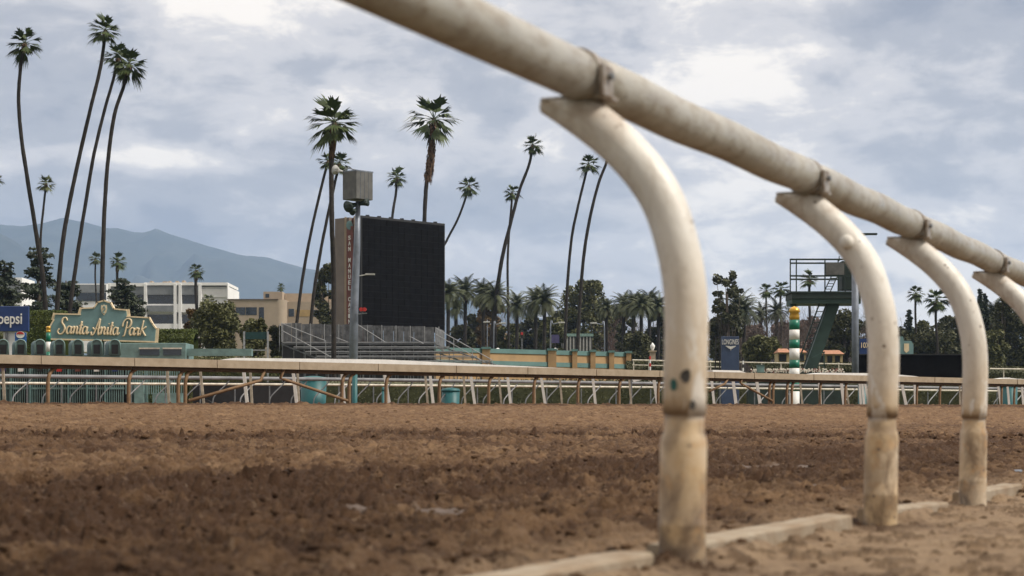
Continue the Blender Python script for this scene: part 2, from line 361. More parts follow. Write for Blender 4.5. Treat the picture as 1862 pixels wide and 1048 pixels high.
h = rough*(0.036*(b1-0.42)*2+0.045*(b2-0.42)*2+0.026*(b3-0.42)*2)-0.10*pit*belt-0.07*patch*belt
h = h+0.07*(fbm(al*0.35, d1*1.3, 71, 3)-0.5)*ss(uu, 0.5, 0.3)
near_soft = ss(d1, -0.02, 0.9)
h2 = 0.007*(b2-0.42)+0.006*(b3-0.42)+0.014*(n1-0.5)+0.014*ss(n2, 0.67, 0.74)
Z = z0+np.where(d1 > 0, h*near_soft+h2*(1-near_soft), h2)
lip = np.exp(-((d2-0.55)/0.40)**2); Z = Z+lip*(0.02+0.10*(bill(X*3, Y*3, 81, 4)-0.35))
Z = Z+0.034*ss(fbm(al*2.6, d1*0+3, 61, 4), 0.42, 0.66)*(np.exp(-((d1-0.0)/0.045)**2)+1.1*np.exp(-((d1-0.17)/0.05)**2))
harrow = ss(uu, 0.36, 0.46); Z = Z+(harrow*0.016+0.008*ss(uu, 0.12, 0.2)*(1-harrow))*np.sin(2*math.pi*(d2+0.30*fbm(al*0.5, d2*0.5, 33, 3))/0.27)*(0.4+1.2*fbm(X*2, Y*2, 35, 2))
hoof = ss(vn(X*3.9, Y*3.9, 203), 0.76, 0.90)*ss(uu, 0.45, 0.38)*ss(uu, 0.01, 0.05); Z = Z-0.05*hoof*(Y < 40)
for a_ in (0.0, 1.83, 3.33, 5.10, 6.7):                              # soil heaped round the post feet
    r2 = (al-a_)**2+d1**2; Z = Z+0.012*np.exp(-r2/0.016)*(0.6+0.8*b2)
wet_shade = 0.42*ss(fbm(al*0.25+0.4*fbm(X, Y, 5), d1*1.0, 91, 4), 0.42, 0.60)*ss(uu, 0.5, 0.3)
wet_shade = wet_shade+band*(0.42+0.75*ss(fbm(al*0.8, d1*1.8, 17, 4), 0.34, 0.62))-0.25*ss(b1, 0.45, 0.62)+1.0*belt*np.clip(n1*2.4-0.55, 0, 1)+0.9*belt*patch  # damp band, with the shade of the belt pits painted in
wet_shade = wet_shade+0.45*ss(n1, 0.50, 0.64)*ss(uu, 0.5, 0.2)+0.35*ss(n2, 0.50, 0.66)+0.25*ss(b2, 0.42, 0.25)  # last term paints shade into the creases between clods
wet_shade = wet_shade+0.9*lip+0.6*ss(vn(X*3.9, Y*3.9, 203), 0.74, 0.88)*ss(uu, 0.45, 0.38)  # darker far lip, and shade painted into the hoof pits
foot = np.zeros_like(X)
for a_ in (0.0, 1.83, 3.33, 5.10, 6.7): foot = foot+np.exp(-((al-a_)**2+d1**2)/0.022)
wet_shade = wet_shade*ss(d1, 0.15, 0.8)+0.8*foot+0.5*ss(n2, 0.62, 0.70)*(1-ss(d1, 0.1, 0.6))
def puddle(px, py, sx, sy, dpt):
    return np.exp(-(((931+X/Y*F-px)/sx)**2+((HZ+(CZ-z0)*F/Y-py)/sy)**2))*dpt
pud = np.zeros_like(X)
for cx, cy, rx, ry in ((1430, 850, 120, 9), (680, 919, 60, 8), (820, 926, 50, 6), (1480, 883, 40, 5)):
    Yp = np.argmin(np.abs(HZ+(CZ-z0[:, int((((cx-931)/F)+0.5)/1.0*(nc-1))])*F/yy-cy)); Yp = yy[Yp]; Xp = XX(cx, Yp)
    du = ((X-Xp)*FD[0]+(Y-Yp)*FD[1]); dv = ((X-Xp)*FNrm[0]+(Y-Yp)*FNrm[1])
    pud = np.maximum(pud, np.exp(-((du/(rx/F*Yp*1.3))**2+(dv/0.16)**2)))
pmask = ss(pud+0.8*(n1-0.5)+0.4*(n2-0.5), 0.30, 0.68)
Z = Z*(1-pmask*0.7)+(z0-0.0)*pmask*0.7
me = bpy.data.meshes.new('dirt_track')
vs = np.stack([X, Y, Z], -1).reshape(-1, 3)
idx = np.arange(nc*nr).reshape(nr, nc)
q = np.stack([idx[:-1, :-1], idx[:-1, 1:], idx[1:, 1:], idx[1:, :-1]], -1).reshape(-1, 4)
me.vertices.add(len(vs)); me.vertices.foreach_set('co', vs.ravel().astype(np.float32))
me.loops.add(q.size); me.loops.foreach_set('vertex_index', q.ravel().astype(np.int32))
me.polygons.add(len(q)); me.polygons.foreach_set('loop_start', np.arange(0, q.size, 4, dtype=np.int32)); me.polygons.foreach_set('loop_total', np.full(len(q), 4, dtype=np.int32))
me.polygons.foreach_set('use_smooth', np.ones(len(q), dtype=bool)); me.update()
for nm, arr in (('wet_shade', wet_shade), ('puddle', pmask), ('packed', 1-ss(d1, -0.1, 0.9))):
    at = me.attributes.new(nm, 'FLOAT', 'POINT'); at.data.foreach_set('value', np.clip(arr, 0, 1).ravel().astype(np.float32))
md = bpy.data.materials.new('worked_dirt'); md.use_nodes = True; t = md.node_tree; n = t.nodes; b = n['Principled BSDF']; lk = t.links.new
def attr(nm): q_ = n.new('ShaderNodeAttribute'); q_.attribute_name = nm; return q_.outputs['Fac']
tcn = n.new('ShaderNodeTexCoord')
def noi(s, d, r):
    q_ = n.new('ShaderNodeTexNoise'); q_.inputs['Scale'].default_value = s; q_.inputs['Detail'].default_value = d; q_.inputs['Roughness'].default_value = r
    lk(tcn.outputs['Object'], q_.inputs['Vector']); return q_.outputs['Fac']
def mixc(f, x, y):
    q_ = n.new('ShaderNodeMix'); q_.data_type = 'RGBA'; lk(f, q_.inputs[0])
    for i, k in ((6, x), (7, y)):
        if isinstance(k, tuple): q_.inputs[i].default_value = (*k, 1)
        else: lk(k, q_.inputs[i])
    return q_.outputs[2]
def rng(x, a_, b_, c_=0, d_=1):
    q_ = n.new('ShaderNodeMapRange'); q_.inputs[1].default_value = a_; q_.inputs[2].default_value = b_; q_.inputs[3].default_value = c_; q_.inputs[4].default_value = d_
    lk(x, q_.inputs[0]); return q_.outputs[0]
c = mixc(rng(noi(7, 8, 0.7), 0.35, 0.65), (0.235, 0.140, 0.073), (0.115, 0.063, 0.031))
c = mixc(attr('packed'), c, mixc(rng(noi(5, 8, 0.65), 0.35, 0.65), (0.40, 0.285, 0.18), (0.30, 0.205, 0.125)))
mpd = n.new('ShaderNodeMapping'); mpd.inputs['Rotation'].default_value = (0, 0, R(-46)); mpd.inputs['Scale'].default_value = (1.0, 0.35, 1); lk(tcn.outputs['Object'], mpd.inputs[0])
dn = n.new('ShaderNodeTexNoise'); dn.inputs['Scale'].default_value = 3.2; dn.inputs['Detail'].default_value = 7; dn.inputs['Roughness'].default_value = 0.65; lk(mpd.outputs[0], dn.inputs['Vector'])
c = mixc(rng(dn.outputs['Fac'], 0.52, 0.68, 0, 0.6), c, (0.33, 0.215, 0.12))
c = mixc(rng(dn.outputs['Fac'], 0.46, 0.36, 0, 0.6), c, (0.11, 0.058, 0.028))
c = mixc(rng(attr('wet_shade'), 0.05, 0.95, 0, 0.92), c, (0.058, 0.027, 0.012))  # damp soil together with painted pit and crease shade
c = mixc(rng(noi(26, 4, 0.6), 0.62, 0.72, 0, 0.5), c, (0.37, 0.27, 0.18))
c = mixc(rng(noi(22, 5, 0.7), 0.55, 0.66, 0, 0.75), c, (0.060, 0.032, 0.016))
c = mixc(rng(attr('puddle'), 0, 1, 0, 0.7), c, (0.20, 0.15, 0.12))  # pale sheen of the wet patches put into the colour
lk(c, b.inputs['Base Color']); b.inputs['Specular IOR Level'].default_value = 0.3
rr = n.new('ShaderNodeMath'); rr.operation = 'MULTIPLY_ADD'; lk(attr('puddle'), rr.inputs[0]); rr.inputs[1].default_value = -0.36; rr.inputs[2].default_value = 0.92
lk(rr.outputs[0], b.inputs['Roughness'])
bp = n.new('ShaderNodeBump'); bp.inputs['Strength'].default_value = 1.0; bp.inputs['Distance'].default_value = 0.03
lk(noi(55, 6, 0.7), bp.inputs['Height']); lk(bp.outputs[0], b.inputs['Normal'])
me.materials.append(md)
dt = bpy.data.objects.new('dirt_track', me); COL.objects.link(dt); dt['kind'] = 'structure'
def ground_at(x_, y_):
    fj = np.clip((x_/(y_+1.0)+0.5)*(nc-1), 0, nc-1.01); fi = np.clip(np.log(y_/1.6)/math.log(74/1.6)*(nr-1), 0, nr-1.01)
    j0 = fj.astype(int); i0 = fi.astype(int); a_ = fj-j0; b_ = fi-i0
    def S(A): return (A[i0, j0]*(1-a_)+A[i0, j0+1]*a_)*(1-b_)+(A[i0+1, j0]*(1-a_)+A[i0+1, j0+1]*a_)*b_
    return S(Z), S(d1), S(d2), S(uu), S(belt), S(wet_shade)
rs = np.random.RandomState(12); nq = 30000
qy = 2.2*np.exp(rs.rand(nq)*math.log(45/2.2)); qx = (rs.rand(nq)-0.5)*0.8*(qy+1)
qz, qd1, qd2, quu, qb, qw = ground_at(qx, qy)
keep = (qd2 > 0.5) & (rs.rand(nq) < np.where(qd1 < 0, 0.16, np.where(quu > 0.42, 0.25, 0.35)+0.9*qb+0.25*(qw > 0.5)))
qx, qy, qz, qb, qw, quu, qd1 = [a_[keep] for a_ in (qx, qy, qz, qb, qw, quu, qd1)]
ico = np.array([(0, 0, 1), (.894, 0, .447), (.276, .851, .447), (-.724, .526, .447), (-.724, -.526, .447), (.276, -.851, .447), (.724, .526, -.447), (-.276, .851, -.447), (-.894, 0, -.447), (-.276, -.851, -.447), (.724, -.526, -.447), (0, 0, -1)])
icf = np.array([(0, 1, 2), (0, 2, 3), (0, 3, 4), (0, 4, 5), (0, 5, 1), (1, 6, 2), (2, 7, 3), (3, 8, 4), (4, 9, 5), (5, 10, 1), (6, 7, 2), (7, 8, 3), (8, 9, 4), (9, 10, 5), (10, 6, 1), (11, 7, 6), (11, 8, 7), (11, 9, 8), (11, 10, 9), (11, 6, 10)])
nk = len(qx); size = (0.006+0.016*rs.rand(nk)**3.2)*(1+1.8*qb*rs.rand(nk))*np.clip(0.6+qy/22, 0.6, 1.6)*np.where(qd1 < 0, 0.6, 1)
sh3 = size[:, None, None]*(0.65+0.6*rs.rand(nk, 12, 1))*ico[None]*(np.array([1.2, 1.0, 0.75])[None, None]*(0.7+0.6*rs.rand(nk, 1, 3)))
vv_ = sh3+np.stack([qx, qy, qz+size*0.15], -1)[:, None, :]
fi_ = (icf[None]+12*np.arange(nk)[:, None, None]).reshape(-1, 3)
mc = bpy.data.meshes.new('dirt_clods'); mc.vertices.add(nk*12); mc.vertices.foreach_set('co', vv_.ravel().astype(np.float32))
mc.loops.add(fi_.size); mc.loops.foreach_set('vertex_index', fi_.ravel().astype(np.int32)); mc.polygons.add(len(fi_))
mc.polygons.foreach_set('loop_start', np.arange(0, fi_.size, 3, dtype=np.int32)); mc.polygons.foreach_set('loop_total', np.full(len(fi_), 3, dtype=np.int32)); mc.update()
at = mc.attributes.new('wet_shade', 'FLOAT', 'POINT'); at.data.foreach_set('value', np.repeat(np.clip(qw*0.8+0.5*(rs.rand(nk)-0.4), 0, 1), 12).astype(np.float32))
mc.materials.append(md); oc = bpy.data.objects.new('dirt_clods', mc); COL.objects.link(oc); oc['kind'] = 'stuff'
g = MB()
# ground sheet with a slot for nothing: flat, just below the track, out to the horizon
g.add([(-9000, -9000, -0.12), (9000, -9000, -0.12), (9000, 30, -0.12), (-9000, 30, -0.12)], [(0, 1, 2, 3)])
g.add([(-9000, 30, -0.12), (9000, 30, -0.12), (9000, 76, 0.47), (-9000, 76, 0.47)], [(0, 1, 2, 3)])
g.add([(-9000, 76, 0.47), (9000, 76, 0.47), (9000, 11500, 0.47), (-9000, 11500, 0.47)], [(0, 1, 2, 3)])
go = g.build('ground', mat('infield_ground', (0.10, 0.095, 0.045), 0.95, 0, 0, 0.05, (0.06, 0.08, 0.025))); go['kind'] = 'structure'
GZ = 0.47

# ------------------------------------------------------------------ mountains
def ridge(name, pts, Y0, depth, seed, colr, K=3.1):
    Y0 *= K; depth *= K
    # pts: (px, py) skyline; slopes fall towards the viewer with carved gullies
    pxs = [q_[0] for q_ in pts]; pys = [q_[1] for q_ in pts]; nx, ny = 240, 60
    gx = np.linspace(pxs[0], pxs[-1], nx); vv = []
    for j in range(ny+12):
        t_ = j/(ny-1)
        for i in range(nx):
            top = (HZ-np.interp(gx[i], pxs, pys))/F*Y0+CZ
            xw = XX(gx[i], Y0); yw = Y0-depth*(1-t_)
            if t_ <= 1: prof = t_**1.15
            else: prof = 1-(t_-1)*2.5
            nz = noise.fractal(Vector((xw/260.0/K, yw/420.0/K, seed)), 1.0, 2.1, 6)
            gul = abs(noise.noise(Vector((xw/90.0/K+nz*0.8, yw/600.0/K, seed+9))))
            env = max(0, math.sin(min(t_, 1)*math.pi))*0.9+0.05
            z_ = GZ-1+max(0, prof)*(top-GZ)+env*(0.26*nz-0.42*gul)*top*0.9+nz*top*0.035
            vv.append((xw, yw, z_))
    m_ = MB(); m_.v = vv
    m_.f = [(j*nx+i, j*nx+i+1, (j+1)*nx+i+1, (j+1)*nx+i) for j in range(ny+11) for i in range(nx-1)]; m_.mi = [0]*len(m_.f)
    o = m_.build(name, colr, None, True); o['kind'] = 'structure'; return o
M['mtn'] = mat('chaparral_slope', (0.010, 0.022, 0.026), 0.95, 0, 0, 0.004, (0.040, 0.050, 0.045))
ridge('mountains', [(-900, 520), (-600, 430), (-330, 400), (-150, 380), (-60, 405), (0, 404), (40, 406), (75, 400), (115, 388), (150, 398), (190, 409), (215, 412), (240, 421), (262, 420), (282, 413), (300, 422), (330, 432), (352, 440), (385, 448), (420, 456), (450, 464), (480, 466), (510, 474), (545, 484), (575, 490), (610, 500), (660, 530), (720, 560), (790, 600), (860, 660), (900, 745)], 2500, 900, 3.0, M['mtn'])
ridge('mountains', [(-900, 560), (-500, 450), (-200, 420), (-60, 410), (0, 420), (30, 440), (70, 470), (110, 500), (150, 530), (220, 570), (300, 610), (380, 690), (430, 760)], 2000, 500, 8.0, M['mtn'])
ridge('mountains', [(640, 640), (700, 580), (760, 556), (815, 545), (840, 538), (870, 542), (900, 549), (940, 560), (1000, 580), (1080, 600), (1200, 610), (1400, 620), (1900, 600), (2600, 560), (3000, 700)], 2700, 500, 5.0, M['mtn'])

# ------------------------------------------------------------------ near fence
def W3(w_, al_, z_):                                                # fence coordinates: across (towards the track), along, up
    return Vector((B1[0]+NN[0]*w_+FN[0]*al_, B1[1]+NN[1]*w_+FN[1]*al_, z_))
near = thing('running_rail_fence', W3(0, 0, 0), 'cream gooseneck rail fence crossing the right foreground, scuffed and muddy', 'fence')
RW, RZ, RR = 0.235, 1.122, 0.056
posts_al = [0.0, 1.83, 3.33, 5.10, 6.7, 8.3, 9.9]
cuts = [-7.5]+posts_al+[12.5]
rm = MB()
for i in range(len(cuts)-1):
    a0 = cuts[i]+(0.010 if i else 0); a1 = cuts[i+1]-0.016
    k = 14; rm.tube([W3(RW, a0+(a1-a0)*j/k, RZ+0.003*math.sin(a0*3+j)) for j in range(k+1)], [RR*(1.0 if 0 < j < k else 0.985) for j in range(k+1)], 32)
rm.build('rail', M['near_rail'], near, True)
prof = cr([(0, -0.10, 0), (0, 0.10, 0), (-0.005, 0.35, 0), (-0.010, 0.54, 0), (-0.004, 0.65, 0), (0.016, 0.745, 0), (0.046, 0.828, 0), (0.090, 0.896, 0), (0.146, 0.957, 0), (0.205, 1.008, 0), (0.275, 1.060, 0), (0.316, 1.088, 0)], 5)
def near_post(al_, seed):
    random.seed(seed); pm = MB(); cut = 1.067
    pts = [W3(q_[0], al_, q_[1]) for q_ in prof if q_[1] > 0.349]
    pm.tube(pts, 0.049, 28, True)
    # level the top where the bracket sits
    pm.v = [(x_, y_, min(z_, cut)) for x_, y_, z_ in pm.v]
    post = pm.build('post', M['near_post'], near, True)
    # lower sleeve with the swaged joint
    sl = MB(); sp = [(0.044, 0.40), (0.0445, 0.35), (0.0445, 0.312), (0.0495, 0.300), (0.0525, 0.285), (0.0525, 0.2), (0.053, 0.11), (0.0545, 0.105), (0.053, 0.098), (0.053, 0.0), (0.058, -0.08)]
    def ctr(z_):
        for a_, b_ in zip(prof[:-1], prof[1:]):
            if a_[1] <= z_ <= b_[1]: return a_[0]+(b_[0]-a_[0])*(z_-a_[1])/(b_[1]-a_[1]+1e-9)
        return 0
    sl.tube([W3(ctr(z_), al_, z_) for _, z_ in sp][::-1], [r_ for r_, _ in sp][::-1], 28, True)
    sl.build('sleeve', M['near_post'], post, True)
    br = MB()
    fz = Vector((FN[0], FN[1], 0)); nz_ = Vector((NN[0], NN[1], 0))
    br.box(W3(RW+0.015, al_, cut+0.004), (0.16, 0.085, 0.010), ax=Matrix((nz_, fz, Vector((0, 0, 1)))).transposed())
    # strap round the rail
    ring = []; wd = 0.034; R0, R1 = RR-0.004, RR+0.0035; nn = 30
    for k in range(nn):
        an = 2*math.pi*k/nn
        for rr_, aa in ((R0, -wd/2), (R1, -wd/2), (R1, wd/2), (R0, wd/2)):
            ring.append(W3(RW+math.cos(an)*rr_, al_+aa-0.040, RZ+math.sin(an)*rr_))
    br.add(ring, [(k*4+j, k*4+(j+1) % 4, ((k+1) % nn)*4+(j+1) % 4, ((k+1) % nn)*4+j) for k in range(nn) for j in range(4)])
    br.box(W3(RW-RR-0.010, al_-0.035, RZ-0.020), (0.012, 0.060, 0.070), ax=Matrix((nz_, fz, Vector((0, 0, 1)))).transposed())
    br.build('bracket', M['bracket'], post, False, bevel=0.002)
    bt = MB(); bt.tube([W3(RW-RR-0.012, al_-0.035, RZ-0.01), W3(RW-RR-0.028, al_-0.035, RZ-0.01)], 0.009, 6)
    bt.build('bolt', M['alu_dark'], post)
    return post
for i, a_ in enumerate(posts_al):
    po = near_post(a_, i)
    if i == 1:
        st = MB(); c_ = W3(0.09, a_, 0.896)
        d_ = Vector((-0.5, -0.8, 0.15)).normalized(); st.tube([c_+d_*0.040, c_+d_*0.060, c_+d_*0.068, c_+d_*0.071], [0.023, 0.022, 0.017, 0.006], 18)
        st.build('round_cap', M['near_post'], po, True)
    if i == 0:
        for (w_, z_, s_, mt, nm, ang) in ((0.0, 0.435, 0.013, 'black_scuff', 'dark_chip', -95), (0.0, 0.415, 0.011, 'green_scuff', 'green_chip', -128), (0.0, 0.37, 0.009, 'black_scuff', 'dark_chip', -78)):
            q_ = MB(); c_ = W3(-0.008, a_, z_); vs_ = []
            for k in range(9):
                an = 2*math.pi*k/9; th = R(ang)+math.cos(an)*s_/0.05*random.uniform(0.7, 1.1); rr_ = 0.0500 if z_ > 0.4 else 0.0505
                vs_.append(c_+Vector((math.cos(th)*rr_, math.sin(th)*rr_, math.sin(an)*s_*1.25*random.uniform(0.75, 1.1))))
            q_.add(vs_, [tuple(range(9))]); q_.build(nm, M[mt], po)
# kerb timbers lying along the fence foot
kl = ['bleached timber kerb in the bottom centre, left of the nearest post', 'bleached timber kerb lying between the two nearest curved posts', 'bleached timber kerb between the second and third curved posts', 'pale timber kerb beyond the third curved post']
for i, (a0, a1) in enumerate(((-1.9, -0.10), (0.10, 1.62), (2.02, 3.05), (3.55, 4.7))):
    kb = MB(); k = 20; w0, w1, ht = (0.035, 0.125, 0.050) if i else (0.03, 0.13, 0.048)
    vs_ = []; random.seed(40+i)
    for j in range(k+1):
        a_ = a0+(a1-a0)*j/k; jj = [random.uniform(-0.0012, 0.0012) for _ in range(4)]; e_ = 0.008
        dz = -0.02*(j/k) if i == 2 else 0
        for w_, z_ in ((w0+jj[0], -0.05), (w0+jj[0], ht-e_+jj[1]+dz), (w0+e_, ht+jj[2]+dz), (w1-e_, ht+jj[3]+dz), (w1, ht-e_+dz), (w1, -0.05)):
            vs_.append(W3(w_, a_, z_))
    fs_ = [(j*6+m_, j*6+(m_+1) % 6, (j+1)*6+(m_+1) % 6, (j+1)*6+m_) for j in range(k) for m_ in range(6)]+[tuple(range(5, -1, -1)), tuple(k*6+m_ for m_ in range(6))]
    kb.add(vs_, fs_); o = kb.build('kerb_timber', M['concrete'], None, False, W3(w0, (a0+a1)/2, 0)); label(o, kl[i], 'kerb', 'kerb timbers along the fence foot')
# loose stones of the near shoulder
random.seed(5)
for i, (px, py, s_, lab) in enumerate(((1858, 862, 0.055, 'flat grey stone at the right edge beside the third curved post'),)):
    Y_ = 3200*CZ/(py-HZ); c_ = Vector((XX(px, Y_), Y_, 0.01)); sm = MB(); nu, nv = 12, 7; vs_ = []
    for j in range(nv):
        for k in range(nu):
            th = 2*math.pi*k/nu; ph = math.pi*j/(nv-1)-math.pi/2; q_ = Vector((math.cos(th)*math.cos(ph)*1.6, math.sin(th)*math.cos(ph), math.sin(ph)*0.35))
            q_ *= 1+0.25*noise.noise(q_*1.5+Vector((i, 0, 0))); vs_.append(c_+q_*s_)
    sm.add(vs_, [(j*nu+k, j*nu+(k+1) % nu, (j+1)*nu+(k+1) % nu, (j+1)*nu+k) for j in range(nv-1) for k in range(nu)])
    o = sm.build('stone', M['galv'], None, True, c_); label(o, lab, 'stone')

# ------------------------------------------------------------------ far rail A (tan cover, brown goosenecks)
def AP(px, back=0.0, up=None):
    Y_ = AY(px); v_ = Vector((XX(px, Y_), Y_, 0)); v_.x -= FNrm[0]*back; v_.y -= FNrm[1]*back; return v_
def Atop(px): return ZZ(645+0.0242*px, AY(px))
def Abase(px): return float(zfar(XX(px, AY(px)), AY(px)))
fa = thing('far_rail_fence', (*AP(640).xy, Abase(640)), 'long tan covered rail on brown bent posts at the far edge of the dirt', 'fence')
seams = [-420, -200, -60, 75, 245, 395, 545, 688, 830, 960, 1085, 1200, 1300, 1372, 1480, 1590, 1700, 1780, 1850, 1920, 2000]
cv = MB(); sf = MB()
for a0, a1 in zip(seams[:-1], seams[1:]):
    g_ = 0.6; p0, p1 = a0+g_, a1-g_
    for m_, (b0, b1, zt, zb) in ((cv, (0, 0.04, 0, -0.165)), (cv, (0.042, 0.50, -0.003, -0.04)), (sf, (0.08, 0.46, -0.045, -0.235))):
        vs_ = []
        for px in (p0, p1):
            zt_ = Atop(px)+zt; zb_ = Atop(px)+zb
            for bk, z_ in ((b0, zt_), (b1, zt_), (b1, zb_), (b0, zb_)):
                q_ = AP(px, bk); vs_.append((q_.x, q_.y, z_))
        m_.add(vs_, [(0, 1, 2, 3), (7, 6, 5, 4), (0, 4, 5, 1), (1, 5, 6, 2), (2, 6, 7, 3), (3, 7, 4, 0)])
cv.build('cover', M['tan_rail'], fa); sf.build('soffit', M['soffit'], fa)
apx = [-330, -190, -60, 93, 240, 330, 343, 628, 641, 708, 805, 895, 977, 1057, 1132, 1203, 1262, 1405, 1412, 1437, 1446, 1497, 1543, 1596, 1630, 1673, 1715, 1756, 1792, 1827, 1850, 1890, 1930]
for i, px in enumerate(apx):
    m_ = MB(); b_ = AP(px, 0.12); z0_, z1_ = Abase(px)-0.1, Atop(px)-0.225; d_ = Vector((FD[0], FD[1], 0)); nb = Vector((-FNrm[0], -FNrm[1], 0))
    pts = [Vector((b_.x, b_.y, z0_)), Vector((b_.x, b_.y, z1_-0.30)), Vector((b_.x, b_.y, z1_-0.16))+d_*0.02, Vector((b_.x, b_.y, z1_-0.05))+d_*0.10+nb*0.04, Vector((b_.x, b_.y, z1_+0.02))+d_*0.24+nb*0.08]
    m_.tube(cr(pts, 4), 0.038, 8); m_.build('post', M['rust_post'], fa, True)
for (x0, y0, x1, y1, x2, y2) in ((343, 729, 474, 692, 482, 672), (632, 729, 510, 688, 518, 668), (1404, 729, 1346, 697, 1350, 688), (1290, 712, 1318, 698, 1324, 688)):
    m_ = MB(); pts = [P(x0, y0, AY(x0)+0.1), P(x1, y1, AY(x1)+0.1), P(x2, y2, AY(x2)+0.1)]
    pts.insert(1, pts[0].lerp(pts[1], 0.93)); m_.tube(pts, 0.033, 8); m_.build('brace', M['rust_post'], fa, True)
# ------------------------------------------------------------------ rail B (white, leaning posts)
def BY(px): return AY(px)*1.07+1.2
fb = thing('white_rail_fence', (XX(640, BY(640)), BY(640), GZ), 'white topped rail with leaning white posts just behind the tan rail', 'fence')
for secs in (((-420, 655), (0, 656), (378, 658), (430, 651), (700, 654), (1010, 669), (1200, 678)), ((1296, 673), (1345, 674), (1372, 683), (1470, 681), (1500, 678), (1600, 679)), ((1628, 681), (1662, 684), (1700, 690), (1790, 692), (1835, 687), (1850, 689), (1930, 692))):
    m_ = MB(); vs_ = []
    for px, py in secs:
        Y_ = BY(px)
        for dy, dz in ((0, 0), (0.45, 0), (0.45, -0.12), (0, -0.12)): vs_.append((XX(px, Y_)-0.5*dy, Y_+dy, ZZ(py, Y_)+dz))
    k = len(secs); m_.add(vs_, [(j*4+i_, j*4+(i_+1) % 4, (j+1)*4+(i_+1) % 4, (j+1)*4+i_) for j in range(k-1) for i_ in range(4)]+[(3, 2, 1, 0), tuple((k-1)*4+i_ for i_ in range(4))])
    m_.build('cover', M['white'], fb)
bp_ = [(5, 9, 1), (304, 308, 1), (364, 372, 1), (443, 451, 2), (455, 459, 1), (533, 541, 2), (541, 544, 1), (622, 627, 2), (699, 710, 2), (773, 779, 1), (782, 789, 2), (843, 847, 1), (856, 865, 2), (907, 913, 1), (923, 930, 2), (972, 973, 1), (984, 993, 2), (1018, 1023, 1), (1078, 1084, 2), (1144, 1149, 1), (1189, 1198, 3), (1294, 1300, 2), (1333, 1340, 3), (1376, 1384, 3), (1455, 1460, 1), (1490, 1492, 3), (1530, 1536, 3), (1538, 1545, 1), (1563, 1566, 2), (1568, 1572, 2), (1573, 1583, 2), (1640, 1650, 3), (1663, 1665, 2), (1745, 1746, 1), (1815, 1822, 2), (1832, 1836, 2), (1858, 1862, 2)]
for xt, xb, wd in bp_:
    Y_ = BY(xt); m_ = MB(); r_ = 0.019+0.0085*wd
    ty = 655+0.021*xt+10; m_.beam(P(xt, ty, Y_+0.1), P(xb, 748, Y_+0.1), r_*2, r_*1.4)
    m_.build('post', M['aged'] if wd == 1 else M['white'], fb)
# ------------------------------------------------------------------ rails C and D (silver goosenecks, white rail)
def CY(px): return 58+px*0.012
fc = thing('silver_rail_fence', (XX(600, CY(600)), CY(600), GZ), 'silver pipe rail with thin gooseneck posts behind the white posts', 'fence')
def cy_(px): return np.interp(px, [-300, 0, 600, 1200, 1862, 2200], [681, 684, 690, 698, 708, 712])
m_ = MB(); m_.tube([P(px, cy_(px), CY(px)) for px in range(-200, 2101, 50)], 0.070, 10); m_.build('rail', M['rail_grey'], fc, True)
px = -150.0; i = 0
while px < 2050:
    Y_ = CY(px); t_ = P(px, cy_(px)+3, Y_); h_ = t_.z-GZ; m_ = MB(); random.seed(int(px)+500)
    b_ = t_+Vector((-0.58, -0.30, 0)); b_.z = GZ
    m_.tube(cr([b_, b_+Vector((0.03, 0, h_*0.45)), b_+Vector((0.12, 0.06, h_*0.62)), t_+Vector((-0.12, -0.06, -h_*0.12)), t_], 3), 0.024, 6)
    m_.build('post', M['alu_dark'] if i % 4 else M['alu'], fc, True); i += 1
    px += (52 if px < 500 else 38)*random.uniform(0.93, 1.07)
fd = thing('thin_white_rail', (XX(600, CY(600)+4), CY(600)+4, GZ), 'thin white pipe rail on slim posts beyond the silver rail', 'fence')
def dy_(px): return np.interp(px, [-300, 0, 600, 1200, 1862, 2200], [696, 697, 700, 705, 712, 716])
m_ = MB(); m_.tube([P(px, dy_(px), CY(px)+4) for px in range(-200, 2101, 50)], 0.045, 8); m_.build('rail', M['offwhite'], fd, True)
for px in range(-140, 2050, 63):
    m_ = MB(); t_ = P(px, dy_(px), CY(px)+4); m_.tube([Vector((t_.x, t_.y, GZ)), t_], 0.026, 6); m_.build('post', M['alu_dark'], fd)

# ------------------------------------------------------------------ foliage builders
def leaves(m_, c_, rad, n_, size, squash=(1, 1, 0.85), shell=0.45):
    c_ = Vector(c_)
    for _ in range(n_):
        while True:
            d_ = Vector((random.uniform(-1, 1), random.uniform(-1, 1), random.uniform(-1, 1)))
            if 0.01 < d_.length < 1: break
        r_ = d_.length; d_ = d_.normalized()*(shell+(1-shell)*r_)
        p_ = c_+Vector((d_.x*rad*squash[0], d_.y*rad*squash[1], d_.z*rad*squash[2]))
        s_ = size*random.uniform(0.6, 1.4); a_ = Vector((random.gauss(0, 1), random.gauss(0, 1), random.gauss(0, 0.7))).normalized()
        b_ = a_.cross(Vector((random.gauss(0, 1), random.gauss(0, 1), random.gauss(0, 1)))).normalized()
        m_.add([p_-a_*s_, p_+b_*s_*0.55, p_+a_*s_, p_-b_*s_*0.55], [(0, 1, 2, 3)])
